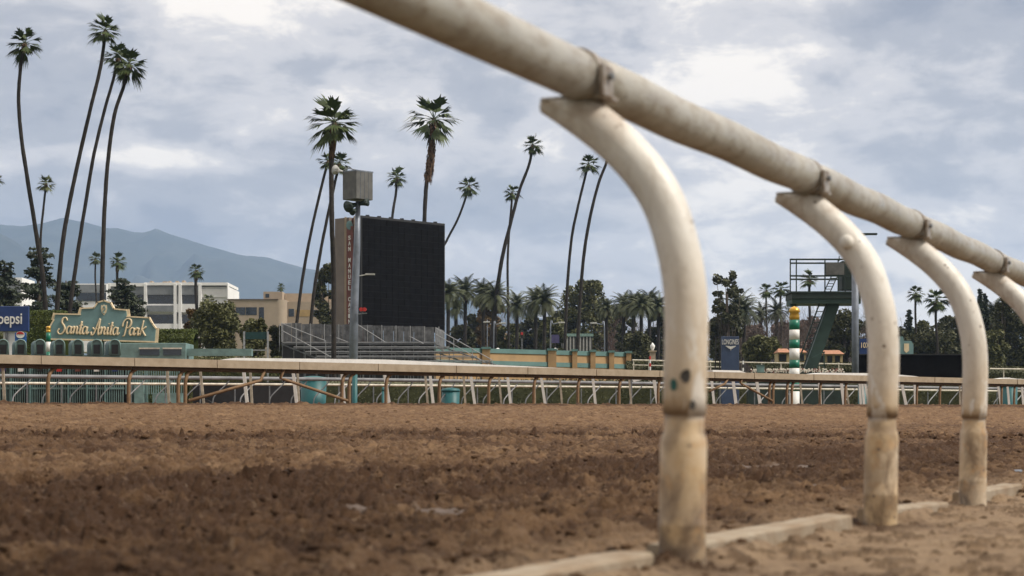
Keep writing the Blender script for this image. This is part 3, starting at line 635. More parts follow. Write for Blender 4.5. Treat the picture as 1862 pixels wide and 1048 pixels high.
def broadleaf(px, top, bot, wpx, Y_, key, lab, seed, nclump=26, dens=1.0, group=None, name='broadleaf_tree', cat='tree', airy=False, sub=0.24):
    random.seed(seed); base = Vector((XX(px, Y_), Y_, GZ)); zt = ZZ(top, Y_); zb = ZZ(bot, Y_); W_ = wpx/F*Y_
    nclump = int(nclump*1.7); sub *= 0.78; dens *= 0.8
    t_ = thing(name, base, lab, cat, group); H_ = zt-zb; cz_ = (zt+zb)/2
    tr = MB(); hf = min(W_*0.05+0.05, 0.5)
    tr.tube([base, base+Vector((0.1, 0, (cz_-GZ)*0.5)), Vector((base.x, base.y, cz_))], [hf, hf*0.75, hf*0.5], 7)
    cr_ = MB(); leafs = max(0.10, Y_/3200*3.2)
    for k in range(nclump):
        an = random.uniform(0, 2*math.pi); ph = random.uniform(-1, 1); rr_ = random.uniform(0.35, 1)**0.5
        cr0 = W_*sub*random.uniform(0.6, 1.15)
        q_ = Vector((base.x+math.cos(an)*math.sqrt(1-ph*ph*0.7)*(W_/2-cr0*0.8)*rr_, base.y+math.sin(an)*(W_/2-cr0*0.8)*rr_, cz_+ph*max(0.05, H_/2-cr0*0.75)))
        if k % 3 == 0: tr.tube([Vector((base.x, base.y, zb+(cz_-zb)*0.6)), base.lerp(q_, 0.5)+Vector((0, 0, (q_.z-GZ)*0.15)), q_], [hf*0.5, hf*0.3, hf*0.12], 5)
        leaves(cr_, q_, cr0, int(210*dens*(0.45 if airy else 1)), leafs, shell=0.25)
    tr.build('trunk', M['bark2'], t_, True); cr_.build('crown', M[key], t_)
    return t_
def fan_crown(seed, nf=24, key='fan', up=80, down=-50):
    random.seed(seed); m_ = MB()
    for k in range(nf):
        f_ = (k+0.5)/nf; el = R(up+(down-up)*f_**0.85+random.uniform(-8, 8)); an = k*2.39996+random.uniform(-0.25, 0.25)
        d_ = Vector((math.cos(an)*math.cos(el), math.sin(an)*math.cos(el), math.sin(el)))
        side = Vector((-math.sin(an), math.cos(an), 0)); nrm = side.cross(d_)
        pl = random.uniform(0.20, 0.40); tip = d_*pl+Vector((0, 0, -0.05*math.cos(el)))
        m_.tube([Vector((0, 0, 0)), tip], [0.014, 0.010], 3, False)
        nl = 12; bl = random.uniform(0.48, 0.84)
        for j in range(nl):
            a_ = R(-40+80*j/(nl-1)); ld = (d_*math.cos(a_)+side*math.sin(a_)).normalized()
            ln = bl*(1-0.28*abs(a_)/1.4)*random.uniform(0.85, 1.08)
            fold = nrm*(0.20*abs(math.sin(a_)))
            mid_ = tip+ld*ln*0.55+fold*ln+Vector((0, 0, -0.02)); end = tip+ld*ln*0.92+fold*0.3+Vector((0, 0, -ln*0.24*random.uniform(0.5, 1.6)))
            wv = ld.cross(nrm).normalized()*0.036
            m_.add([tip-wv*0.4, tip+wv*0.4, mid_+wv, mid_-wv], [(0, 1, 2, 3)]); m_.add([mid_-wv, mid_+wv, end], [(0, 1, 2)])
    o = m_.build('crown', M[key]); me_ = o.data; bpy.data.objects.remove(o); return me_
def feather_crown(seed, nf=52, key='date', up=84, down=-25):
    random.seed(seed); m_ = MB()
    for k in range(nf):
        f_ = (k+0.5)/nf; el = R(up+(down-up)*f_+random.uniform(-8, 8)); an = k*2.39996+random.uniform(-0.3, 0.3)
        h_ = Vector((math.cos(an), math.sin(an), 0)); side = Vector((-math.sin(an), math.cos(an), 0)); p_ = Vector((0, 0, 0)); pts = [p_]; e_ = el; ns = 8
        for s_ in range(ns):
            p_ = p_+(h_*math.cos(e_)+Vector((0, 0, math.sin(e_))))*(1.02/ns); pts.append(p_); e_ -= R(9+5*random.random())*math.cos(e_*0.7)
        m_.tube(pts, [0.012]*5+[0.007]*4, 3, False)
        for s_ in range(1, ns+1):
            for q_ in range(4):
                a0 = pts[s_-1].lerp(pts[s_], q_/4); dr = (pts[s_]-pts[s_-1]).normalized(); up_ = side.cross(dr)
                for sg in (-1, 1):
                    ln = 0.27*math.sin(math.pi*min(0.95, (s_-1+q_/4)/ns*0.8+0.16))*random.uniform(0.8, 1.1)
                    ld = (side*sg*0.75+dr*0.6+up_*0.22*sg*0+Vector((0, 0, 0.12))).normalized()
                    end = a0+ld*ln+Vector((0, 0, -0.10*ln/0.3)); wv = dr*0.015
                    m_.add([a0-wv, a0+wv, end], [(0, 1, 2)])
    o = m_.build('crown', M[key]); me_ = o.data; bpy.data.objects.remove(o); return me_
FANS = [fan_crown(s_) for s_ in (1, 2, 3)]; FANY = [fan_crown(7, 26, 'fan_y'), fan_crown(8, 26, 'fan_y')]
DATES = [feather_crown(4), feather_crown(5)]; DATED = [feather_crown(6, 40, 'date_d')]
def palm(pts, rpx, Y_, lab, crown, group, tr=6.0, skirt=0.0, seed=0, name='fan_palm', rot=None, tw=None):
    # pts: centre line from the crown down, in photograph pixels at depth Y_
    random.seed(seed+99); ys = pts[-1]; base = Vector((XX(ys[0], Y_), Y_, GZ))
    t_ = thing(name, base, lab, 'palm tree', group)
    sway = [0.0]+[random.uniform(-0.25, 0.25) for _ in pts[1:-1]]+[0.0]
    P3 = [P(x_, y_, Y_)+Vector((0, s_, 0)) for (x_, y_), s_ in zip(pts, sway)]
    if P3[-1].z > GZ: P3.append(Vector((P3[-1].x, P3[-1].y, GZ-0.1)))
    line = cr(P3, 7); k = len(line); wtop = tr*0.78/F*Y_/2; wb = wtop*(tw or 1.55)
    rad = [wtop+(wb-wtop)*(i_/(k-1))**1.2+(0.3*wtop if i_ == k-1 else 0) for i_ in range(k)]
    tm = MB(); tm.tube(line, rad, 8, True, jit=0.06); tm.build('trunk', M['bark'], t_, True)
    c_ = line[0]; S = rpx/F*Y_
    co = bpy.data.objects.new('crown', crown); COL.objects.link(co); co.parent = t_; co.location = c_-base
    S *= 1.12 if name == 'fan_palm' else 1.0
    co.scale = (S, S, S*random.uniform(0.92, 1.05)); co.rotation_euler = (random.uniform(-0.12, 0.12), random.uniform(-0.12, 0.12), rot if rot is not None else random.uniform(0, 6.28))
    if skirt:
        sm = MB(); dn = (line[2]-line[0]).normalized(); tot_ = 0; random.seed(seed)
        L_ = skirt*S; npet = int(60+90*skirt)
        for i_ in range(npet):
            s_ = random.random()**0.8*L_; an = random.uniform(0, 6.28)
            dd = 0; j = 0
            while j < k-2 and dd+(line[j+1]-line[j]).length < s_: dd += (line[j+1]-line[j]).length; j += 1
            q_ = line[j].lerp(line[j+1], min(1, (s_-dd)/max(1e-6, (line[j+1]-line[j]).length)))
            o_ = Vector((math.cos(an), math.sin(an), 0)); wr = wtop*random.uniform(1.3, 2.3)*(1.0 if skirt > 1 else 1.0-0.4*s_/L_)
            a_ = q_+o_*wtop*0.7; b_ = q_+o_*wr+Vector((0, 0, -S*0.10)); e_ = q_+o_*wr*0.9+Vector((0, 0, -S*random.uniform(0.18, 0.32))); sd_ = Vector((-o_.y, o_.x, 0))*S*0.035
            sm.add([a_-sd_, a_+sd_, b_+sd_, b_-sd_], [(0, 1, 2, 3)]); sm.add([b_-sd_, b_+sd_, e_], [(0, 1, 2)])
        sm.build('dead_fronds', M['skirt'], t_)
    return t_
GT = 'tall slender fan palms against the sky'; GD = 'date palms in the far row'; GS = 'short fan palms in the background'
palm([(45, 78), (38, 130), (34, 185), (38, 250), (50, 330), (66, 430), (80, 520), (86, 640)], 36, 140, 'tall fan palm at the far left, trunk bowing left in its upper half', FANS[0], GT, 8, 0.25, 1)
palm([(192, 55), (183, 120), (165, 200), (145, 275), (126, 365), (113, 450), (103, 560), (98, 640)], 36, 142, 'tallest fan palm, leftmost of the three leaning together', FANS[1], GT, 8, 0.25, 2)
palm([(215, 103), (207, 145), (190, 200), (172, 280), (155, 370), (141, 460), (128, 560), (120, 640)], 31, 150, 'middle palm of the leaning trio, crown tucked behind its neighbour', FANS[2], GT, 7, 0.2, 3)
palm([(235, 116), (224, 155), (208, 210), (196, 290), (190, 370), (188, 460), (186, 560), (185, 640)], 38, 138, 'right palm of the leaning trio, trunk straightening above the park sign', FANS[0], GT, 8, 0.3, 4)
palm([(84, 334), (78, 380), (73, 440), (76, 520), (80, 640)], 20, 230, 'small yellow green palm beside the bowing trunk at the left', FANY[0], GT, 5, 0.3, 5)
palm([(-12, 325), (-18, 400), (-14, 520), (-10, 640)], 20, 230, 'palm cut by the left edge, only frond tips in view', FANY[1], GT, 5, 0.2, 6)
palm([(608, 222), (604, 262), (602, 310), (604, 400), (606, 500), (607, 640)], 58, 118, 'big shaggy fan palm standing left of the black board', FANS[1], GT, 11, 0.85, 7, tw=1.1)
palm([(597, 292), (586, 335), (566, 420), (549, 510), (538, 600), (534, 640)], 22, 190, 'slim leaning palm with its crown behind the shaggy palm', FANS[2], GT, 6, 0.2, 8)
palm([(617, 296), (610, 330), (596, 390), (582, 460), (570, 540), (562, 640)], 28, 185, 'leaning palm whose crown shows behind the box on the pole', FANS[0], GT, 6, 0.2, 9)
palm([(789, 216), (787, 240), (781, 300), (775, 340), (772, 400), (770, 500), (770, 640)], 55, 200, 'big fan palm with long brown skirt behind the black board', FANS[2], GT, 10, 1.75, 10, tw=0.9)
palm([(722, 322), (720, 350), (713, 400), (708, 500), (706, 640)], 24, 290, 'small fan palm rising behind the black board between two large ones', FANS[1], GT, 6, 0.25, 11, tw=1.2)
palm([(853, 338), (846, 362), (832, 400), (812, 438), (796, 480), (785, 640)], 24, 290, 'small leaning palm emerging from behind the right side of the black board', FANS[0], GT, 5, 0.2, 12, tw=1.2)
palm([(969, 263), (962, 300), (945, 345), (930, 400), (915, 460), (905, 520), (897, 590), (893, 650)], 23, 260, 'leaning palm whose trunk crosses a straight neighbour', FANS[1], GT, 6, 0.2, 13, tw=2.1)
palm([(931, 350), (930, 375), (926, 420), (923, 480), (924, 560), (925, 650)], 19, 270, 'short straight palm crossed by the leaning palm trunk', FANS[2], GT, 5, 0.2, 14, tw=1.3)
palm([(1070, 298), (1062, 330), (1050, 380), (1040, 430), (1033, 500), (1029, 580), (1027, 650)], 25, 250, 'slender palm left of the pair beside the nearest curved post', FANS[0], GT, 5.5, 0.2, 15, tw=1.5)
palm([(1112, 255), (1103, 295), (1088, 335), (1072, 400), (1061, 470), (1054, 560), (1050, 650)], 24, 245, 'slender palm with its crown hidden behind the nearest curved post', FANS[2], GT, 6, 0.2, 16, tw=1.6)
SM = [(174, 470, 15, 300, 4, 'small slim palm just left of a tall trunk above the park sign', FANY[0]), (214, 475, 20, 280, 6, 'stubby palm right of the tall trunk above the park sign', FANS[1]),
      (357, 492, 18, 300, 7, 'short palm with thick neck in front of the white building', FANS[0]), (242, 560, 15, 260, 6, 'low palm peeking over the right half of the park sign', FANS[2]),
      (378, 545, 14, 300, 5, 'tiny palm among shrubs before the white building', FANY[1]), (511, 522, 10, 420, 4, 'tiny dark palm on the skyline above the tan building', FANS[1]),
      (1394, 528, 18, 290, 4, 'slim fan palm left of the green tower platform', FANS[0]), (1420, 525, 21, 280, 5, 'fan palm next to the left end of the tower platform', FANS[2]),
      (1472, 508, 21, 270, 6, 'fan palm seen through the railing of the green tower', FANS[1]), (1665, 533, 19, 260, 5, 'fan palm between the second and third curved posts', FANS[0]),
      (1588, 575, 24, 240, 6, 'dark fan palm partly behind the second curved post', FANS[1]), (1703, 545, 30, 230, 6, 'large dark fan palm left of the third curved post', FANS[2]),
      (1440, 560, 16, 300, 4, 'small palm tucked under the tower platform', FANS[1])]
for i, (x_, y_, r_, Y_, tr_, lab, cw) in enumerate(SM):
    palm([(x_, y_), (x_-1, y_+35), (x_+1, y_+90), (x_, 700)], r_, Y_, lab, cw, GS, tr_, 0.8 if i in (2, 1) else 0.35, 30+i, tw=1.1)
DP = [(815, 535, 34, 'left end of the row, half hidden by the black board'), (846, 532, 36, 'tall one just right of the black board'), (879, 535, 34, 'third from the black board, over russet leaves'), (900, 540, 36, 'leaf tips spreading behind the leaning palm trunk'),
      (829, 562, 24, 'short one low beside the black board'), (940, 556, 32, 'alone right of the crossing palm trunks'), (974, 550, 33, 'left of the close pair before the dark wood'), (990, 548, 36, 'right of the close pair before the dark wood'),
      (1102, 562, 24, 'straw coloured one in front of the dark green wood'), (1134, 556, 30, 'left end of the grove beside the nearest curved post'), (1152, 553, 30, 'second in the grove beside the nearest curved post'), (1166, 557, 29, 'third in the grove beside the nearest curved post'),
      (1181, 553, 32, 'fourth in the grove beside the nearest curved post'), (1197, 560, 32, 'last in the grove, touching the nearest curved post'), (1342, 560, 42, 'bushy one between the blue sign and the airy tree'), (1353, 566, 36, 'twin right of the bushy one behind the blue sign'),
      (1383, 572, 26, 'smaller one right of the bushy twins'), (1412, 568, 28, 'thin grey one left of the striped pole'), (1806, 575, 40, 'dark one right of the third curved post')]
for i, (x_, y_, r_, d_) in enumerate(DP):
    Y_ = 250+(i*37 % 50)
    palm([(x_, y_), (x_, y_+40), (x_-1, 690)], r_*1.12, Y_, 'date palm, '+d_, (DATES[i % 2] if x_ < 1210 else DATED[0]), GD, 8, 0.3, 60+i, name='date_palm', tw=1.15)

# ------------------------------------------------------------------ broadleaf trees, cedars, hedges
broadleaf(1062, 508, 655, 105, 330, 'leaf', 'large green tree with domed crown behind two slender palms', 201, 34)
broadleaf(1022, 560, 655, 70, 335, 'leaf_d', 'dark tree left of the large domed green tree', 202, 20)
broadleaf(1115, 556, 655, 60, 340, 'leaf_d', 'dark tree right of the large domed green tree', 203, 20)
broadleaf(892, 540, 640, 62, 330, 'leaf_o', 'russet tinged tree behind the date palms right of the black board', 204, 22)
broadleaf(862, 572, 650, 50, 335, 'leaf_d', 'dark small tree behind the trunks right of the black board', 205, 18)
broadleaf(960, 575, 655, 60, 340, 'leaf_d', 'dark low tree between the crossing palms and the pair', 206, 18)
broadleaf(597, 470, 640, 62, 240, 'leaf_d', 'dark bushy tree between leaning palms and the black board', 207, 26)
broadleaf(395, 545, 650, 100, 165, 'leaf', 'broad dense green tree in front of the white building', 208, 34)
broadleaf(352, 563, 640, 40, 168, 'leaf_o', 'small russet tree left of the broad green one', 209, 16)
broadleaf(462, 578, 650, 55, 162, 'leaf', 'low green tree in front of the tan building, behind the dark sign', 210, 20)
broadleaf(503, 592, 655, 45, 165, 'leaf_d', 'low dark shrub at the left end of the bleachers', 211, 16, name='shrub', cat='shrub')
broadleaf(1322, 470, 600, 62, 240, 'leaf_d', 'tall airy tree right of the nearest curved post', 212, 24, 0.9, airy=True, sub=0.17)
broadleaf(1318, 560, 665, 75, 244, 'leaf_d', 'dense dark tree below the airy one, behind the blue sign', 213, 22)
broadleaf(1385, 608, 670, 72, 215, 'leaf', 'rounded bush right of the blue sign', 214, 24, name='shrub', cat='shrub')
broadleaf(1535, 562, 660, 80, 235, 'leaf_d', 'dark tree behind the leg of the green tower', 215, 24)
broadleaf(1628, 590, 680, 80, 240, 'leaf_d', 'dark tree seen just right of the second curved post', 216, 24)
broadleaf(1700, 592, 690, 110, 236, 'leaf_d', 'wide dark tree above the black panel', 217, 30)
broadleaf(1762, 580, 690, 60, 242, 'leaf_d', 'dark tree directly behind the third curved post', 218, 20)
broadleaf(1845, 545, 690, 100, 238, 'leaf_d', 'big dark tree filling the right edge of the view', 219, 34)
broadleaf(1800, 600, 690, 70, 228, 'leaf', 'mid green bushy tree right of the third curved post', 220, 22)
broadleaf(1240, 575, 660, 60, 300, 'leaf_d', 'dark tree mostly hidden by the nearest curved post', 221, 16)
broadleaf(1158, 603, 660, 60, 240, 'leaf_d', 'dark bush under the date palm grove', 222, 18, name='shrub', cat='shrub')
broadleaf(1480, 600, 665, 60, 250, 'leaf_b', 'greyish twiggy tree behind the striped pole', 223, 16, airy=True)
broadleaf(1822, 530, 600, 22, 235, 'leaf_d', 'narrow dark tree poking above the wood at the right', 224, 9)
for i, (x_, t_, w_, k_, lab) in enumerate(((1003, 578, 60, 'leaf', 'olive tree filling in left of the domed green tree'), (840, 592, 60, 'leaf_d', 'low dark tree at the foot of the date palms by the black board'), (925, 582, 50, 'leaf', 'olive tree between the leaning palm and the dark low tree'), (1205, 560, 70, 'leaf_d', 'dark tree behind the date palm grove'), (1140, 580, 50, 'leaf_d', 'low dark tree behind the left of the palm grove'),
   (1372, 590, 70, 'leaf_b', 'grey brown twiggy tree behind the rounded bush'), (1425, 585, 70, 'leaf_b', 'grey brown twiggy tree left of the striped pole'), (1475, 575, 80, 'leaf_b', 'grey brown twiggy tree under the tower platform'), (1512, 590, 60, 'leaf_d', 'dark tree between tower leg and dark tree'),
   (1590, 578, 60, 'leaf_d', 'dark tree mostly behind the second curved post'), (1668, 582, 70, 'leaf', 'olive tree behind the fan palm between curved posts'), (1735, 572, 80, 'leaf_d', 'tall dark tree left of the third curved post'), (1782, 560, 50, 'leaf_d', 'dark tree below the conifer spires'), (1822, 562, 70, 'leaf', 'olive tree left of the big dark tree at the right edge'))):
    broadleaf(x_, t_, 690, w_, 285+5*(i % 5), k_, lab, 240+i, 22, 1.2)
def cedar(px, top, bot, wpx, Y_, lab, seed):
    random.seed(seed); base = Vector((XX(px, Y_), Y_, GZ)); t_ = thing('cedar_tree', base, lab, 'tree', 'cedars near the park sign'); zt = ZZ(top, Y_); zb = ZZ(bot, Y_); W_ = wpx/F*Y_
    tr = MB(); tr.tube([base, Vector((base.x+0.2, base.y, zt*0.6)), Vector((base.x, base.y, zt-0.3))], [0.4, 0.28, 0.06], 7); fo = MB()
    n_ = 17
    for k in range(n_):
        f_ = k/(n_-1); z_ = zt-0.5-(zt-zb)*f_; L_ = W_*0.5*(0.3+0.7*f_**0.6)*random.uniform(0.75, 1.1); an0 = random.uniform(0, 6.28)
        for j in range(3):
            an = an0+j*2.1+random.uniform(-0.4, 0.4); d_ = Vector((math.cos(an), math.sin(an), 0)); a_ = Vector((base.x, base.y, z_-0.3)); L_ *= random.uniform(0.6, 1.2); a_ = a_+Vector((0, 0, random.uniform(-0.8, 0.8))); e_ = a_+d_*L_+Vector((0, 0, L_*random.uniform(0.0, 0.35)))
            tr.tube([a_, a_.lerp(e_, 0.5)+Vector((0, 0, 0.15)), e_], [0.09, 0.06, 0.02], 5)
            for s_ in range(5):
                q_ = a_.lerp(e_, 0.35+0.65*s_/4)+Vector((random.uniform(-0.6, 0.6), random.uniform(-0.6, 0.6), random.uniform(-0.2, 0.3)))
                leaves(fo, q_, 0.35+L_*0.2*random.random(), 26, 0.16, (1, 1, 0.28), 0.1)
    tr.build('trunk', M['bark2'], t_, True); fo.build('crown', M['cedar'], t_)
cedar(68, 458, 600, 110, 165, 'layered cedar behind the blue drink sign, around the bowing palm trunk', 301)
cedar(8, 478, 600, 70, 172, 'layered cedar cut by the left edge of the view', 302)
cedar(228, 508, 600, 90, 175, 'sparse cedar with drooping tiers over the middle of the park sign', 303)
cedar(120, 505, 600, 70, 170, 'lower cedar behind the left end of the park sign', 304)
def conifer(px, top, bot, wpx, Y_, lab, seed):
    random.seed(seed); base = Vector((XX(px, Y_), Y_, GZ)); t_ = thing('conifer_tree', base, lab, 'tree'); zt = ZZ(top, Y_); zb = ZZ(bot, Y_); W_ = wpx/F*Y_
    tr = MB(); tr.tube([base, Vector((base.x, base.y, zt))], [0.25, 0.04], 6); fo = MB()
    for k in range(18):
        f_ = k/17; leaves(fo, (base.x+random.uniform(-.15, .15), base.y, zt-(zt-zb)*f_), 0.2+W_*0.5*f_, 60, 0.22, (1, 1, 0.35), 0.3)
    tr.build('trunk', M['bark2'], t_); fo.build('crown', M['cedar'], t_)
conifer(1653, 566, 640, 26, 240, 'small pointed conifer just left of the fan palm between curved posts', 311)
conifer(1782, 528, 600, 16, 240, 'thin pointed conifer spire right of the third curved post', 312)
conifer(1791, 536, 600, 14, 241, 'second thin conifer spire, right of the first', 313)
def hedge(x0, x1, top, Y_, dep, key, lab, seed, name='hedge', lump=0.18):
    random.seed(seed); X0, X1 = XX(x0, Y_), XX(x1, Y_); zt = ZZ(top, Y_); c_ = Vector(((X0+X1)/2, Y_, GZ)); m_ = MB()
    nx = 40; vs_ = []
    for j, (yy_, zf) in enumerate(((Y_, 0), (Y_, 0.5), (Y_+0.05, 0.92), (Y_+dep*0.5, 1), (Y_+dep, 0.92), (Y_+dep, 0))):
        for i_ in range(nx+1):
            vs_.append((X0+(X1-X0)*i_/nx, yy_, GZ+(zt-0.12-GZ)*zf+(random.uniform(-lump, lump)*0.4 if zf > 0.6 else 0)))
    m_.add(vs_, [(j*(nx+1)+i_, j*(nx+1)+i_+1, (j+1)*(nx+1)+i_+1, (j+1)*(nx+1)+i_) for j in range(5) for i_ in range(nx)])
    area = (X1-X0)*(zt-GZ+dep); s_ = Y_/3200*2.0
    for _ in range(int(min(9000, area*9/(s_*s_)*0.16))):
        if random.random() < 0.7: q_ = Vector((random.uniform(X0, X1), Y_-random.uniform(0, 0.15), random.uniform(GZ, zt)))
        else: q_ = Vector((random.uniform(X0, X1), random.uniform(Y_, Y_+dep), zt-0.1+random.uniform(-0.1, lump)))
        a_ = Vector((random.gauss(0, 1), random.gauss(0, 1), random.gauss(0, 1))).normalized(); b_ = a_.cross(Vector((random.gauss(0, 1), random.gauss(0, 1), 0.3))).normalized()
        m_.add([q_-a_*s_, q_+b_*s_*0.6, q_+a_*s_, q_-b_*s_*0.6], [(0, 1, 2, 3)])
    o = m_.build(name, M[key], None, False, c_); label(o, lab, 'hedge'); return o
hedge(50, 112, 566, 128, 2, 'leaf_l', 'tall yellow green hedge between the drink sign and park sign', 401)
hedge(210, 352, 600, 135, 2, 'leaf_l', 'clipped green hedge right of the park sign', 402)
hedge(-220, 50, 596, 130, 2, 'leaf', 'hedge behind the blue drink sign at the left', 403)
hedge(345, 640, 650, 133, 3, 'leaf', 'low hedge under the dark sign, beside the bleachers', 404)
hedge(540, 1900, 689, 96, 2, 'leaf_d', 'long low dark hedge seen beneath and behind the rails', 405, lump=0.1)
hedge(1140, 1330, 658, 150, 2, 'leaf_d', 'dark hedge at the right end of the ochre wall', 406)
hedge(1370, 1560, 661, 150, 2, 'leaf_d', 'dark hedge running behind the striped pole and tower leg', 407)
hedge(1750, 2100, 668, 150, 2, 'leaf_d', 'dark hedge at the right edge behind the rails', 408)
def thicket(x0, x1, top, Y_, dep, n_, key, seed, label_):
    random.seed(seed); m_ = MB()
    for _ in range(n_):
        x_ = XX(random.uniform(x0, x1), Y_); y_ = Y_+random.uniform(0, dep); h_ = (ZZ(top, Y_)-GZ)*random.uniform(0.55, 1.05); b_ = Vector((x_, y_, GZ)); d_ = Vector((random.uniform(-.25, .25), 0, 1)); w_ = Y_/3200*0.55
        t1 = b_+d_*h_*0.5; t2 = b_+d_*h_+Vector((random.uniform(-1, 1), 0, 0))
        m_.tube([b_, t1, t2], [w_, w_*0.7, w_*0.25], 3, False)
        for k in range(9):
            q_ = b_.lerp(t1, random.uniform(0.5, 1)) if k < 3 else t1.lerp(t2, random.random()); l_ = h_*random.uniform(0.12, 0.3)
            e_ = q_+Vector((random.uniform(-1, 1), random.uniform(-.4, .4), random.uniform(0.5, 1.2))).normalized()*l_
            m_.tube([q_, e_], [w_*0.5, w_*0.2], 3, False)
            for _k in range(2): m_.tube([e_.lerp(q_, 0.4), e_+Vector((random.uniform(-1, 1), random.uniform(-1, 1), random.uniform(-0.1, 1)))*l_*0.5], [w_*0.3, w_*0.15], 3, False)
    o = m_.build('bare_wood', M[key]); o['kind'] = 'stuff'
thicket(1330, 1620, 590, 262, 25, 620, 'twig', 501, '')
thicket(800, 1030, 588, 345, 18, 260, 'leaf_b', 502, '')
thicket(1100, 1240, 590, 318, 18, 200, 'leaf_b', 503, '')

# ------------------------------------------------------------------ buildings
def bld(name, px, Y_, lab, cat='building'): return thing(name, (XX(px, Y_), Y_, GZ), lab, cat)
# white office block
Y_ = 360; wb_ = bld('office_building', 270, Y_, 'white three storey office block with dark ribbon windows below the mountains')
def bx(m_, x0, x1, y0, y1, f, d, Yb): m_.span(XX(x0, Yb), XX(x1, Yb), Yb+f, Yb+f+d, ZZ(y1, Yb), ZZ(y0, Yb))
m_ = MB(); bx(m_, 196, 414, 521, 700, 1.2, 14, Y_); bx(m_, 262, 414, 514, 519, 0.0, 14, Y_)
m_.build('wall', M['bwhite'], wb_)
m_ = MB()
for x_ in (196, 262, 316, 325, 361, 413): bx(m_, x_, x_+5 if x_ < 400 else x_+2, 516, 640, -0.25, 1.5, Y_)
bx(m_, 196, 364, 553, 568, -0.10, 1.3, Y_); bx(m_, 196, 262, 515, 521, -0.10, 2, Y_); bx(m_, 196, 364, 589, 600, -0.10, 1.3, Y_)
m_.build('frame', M['bwhite'], wb_)
for (x0, x1) in ((201, 262), (267, 316), (330, 361)):
    for (y0, y1, ys) in ((519, 553, 536), (555, 589, 572)):
        wn = MB(); bx(wn, x0, x1, ys, y1, 0.9, 0.2, Y_); wn.build('window', M['glass'], wb_)
        if y0 == 519: sc_ = MB(); bx(sc_, x0, x1, y0+1, ys, 0.2, 0.25, Y_); sc_.build('sunscreen', M['bgrey'], wb_)
sc_ = MB(); bx(sc_, 267, 316, 556, 567, -0.35, 0.2, Y_); sc_.build('sunscreen', M['bgrey'], wb_)
m_ = MB(); bx(m_, 365, 413, 525, 540, 0.7, 0.4, Y_); m_.build('panel', M['bwhite'], wb_)
for x_, w2, h2_ in ((265, 5, 5), (288, 9, 4), (299, 4, 5), (312, 5, 5), (324, 5, 6), (335, 9, 3)):
    m_ = MB(); bx(m_, x_, x_+w2, 514-h2_, 514, 4, 2, Y_); bx(m_, x_+1, x_+w2-1, 513-h2_, 514-h2_+0.2, 4.2, 1.5, Y_); m_.build('roof_unit', M['btan'], wb_)
m_ = MB(); bx(m_, -80, 40, 505, 640, 0, 10, 375); o = None
wb2 = thing('office_wing', (XX(0, 375), 375, GZ), 'pale building wing with grey screens behind the cedars at the left', 'building'); m_.build('wall', M['bwhite'], wb2)
m_ = MB(); bx(m_, -78, 38, 512, 530, -0.2, 0.18, 375); m_.build('sunscreen', M['bgrey'], wb2)
m_ = MB(); bx(m_, -78, 38, 531, 545, -0.2, 0.18, 375); m_.build('window', M['glass'], wb2)
wb3 = thing('office_wing', (XX(165, 380), 380, GZ), 'grey screened building wing between the tall palm trunks', 'building')
m_ = MB(); bx(m_, 138, 194, 516, 640, 0, 10, 380); m_.build('wall', M['bwhite'], wb3)
m_ = MB(); bx(m_, 139, 193, 518, 532, -0.2, 0.18, 380); m_.build('sunscreen', M['bgrey'], wb3); m_ = MB(); bx(m_, 139, 193, 533, 548, -0.2, 0.18, 380); m_.build('window', M['glass'], wb3)
# tan building
Y_ = 330; tb = bld('tan_building', 520, Y_, 'low tan stucco building with rounded corner and flat roofs')
m_ = MB(); bx(m_, 414, 505, 545, 700, 0, 14, Y_)
# rounded corner
cx_ = XX(505, Y_); rc = XX(519, Y_)-XX(505, Y_); prof_ = [Vector((cx_, Y_+14, GZ)), Vector((cx_, Y_, GZ))]+[Vector((cx_+rc*math.sin(a_*math.pi/2/8), Y_+rc-rc*math.cos(a_*math.pi/2/8), GZ)) for a_ in range(1, 9)]+[Vector((cx_+rc, Y_+14, GZ))]
m_.prism(prof_[::-1], (0, 0, ZZ(545, Y_)-GZ)); bx(m_, 519.5, 640, 547, 700, 3, 10, Y_); m_.build('wall', M['btan'], tb)
m_ = MB(); bx(m_, 508, 640, 528, 547, 8, 8, Y_); m_.build('upper_wall', M['btan'], tb); m_ = MB(); bx(m_, 472, 507, 527, 545.2, 5, 8, Y_); m_.build('roof_box', M['btan'], tb)
m_ = MB(); bx(m_, 413, 506, 544, 545.5, -0.15, 14.2, Y_); m_.build('roof_edge', mat('roof_edge', (0.12, 0.09, 0.07)), tb)
for x0, x1, y0, y1, f_ in ((429, 446, 559, 573, -0.04), (447, 467, 559, 573, -0.04), (471, 480, 559, 590, -0.04), (521, 531, 560, 574, 2.96), (476, 483, 531, 538, 4.96), (563, 570, 562, 574, 2.96)):
    wn = MB(); bx(wn, x0, x1, y0, y1, f_, 0.1, Y_); fr = wn.build('window', M['glass'], tb)
m_ = MB(); bx(m_, 534, 562, 562, 574, 2.95, 0.1, Y_); m_.build('panel', M['bpanel'], tb)
# small pavilion beyond the wall
Y_ = 300; pv = bld('pavilion', 1048, Y_, 'small dark pavilion with pale teal flat roof behind the ochre wall')
m_ = MB(); bx(m_, 1022, 1077, 612, 700, 0.4, 5, Y_); m_.build('wall', M['boxgrey'], pv); m_ = MB(); bx(m_, 1017, 1079, 607, 612, 0, 6, Y_); m_.build('roof', M['silver_roof'], pv)
for k in range(9): m_ = MB(); bx(m_, 1024+6*k, 1026.5+6*k, 612.5, 700, 0.1, 0.25, Y_); m_.build('column', M['lamp'], pv)
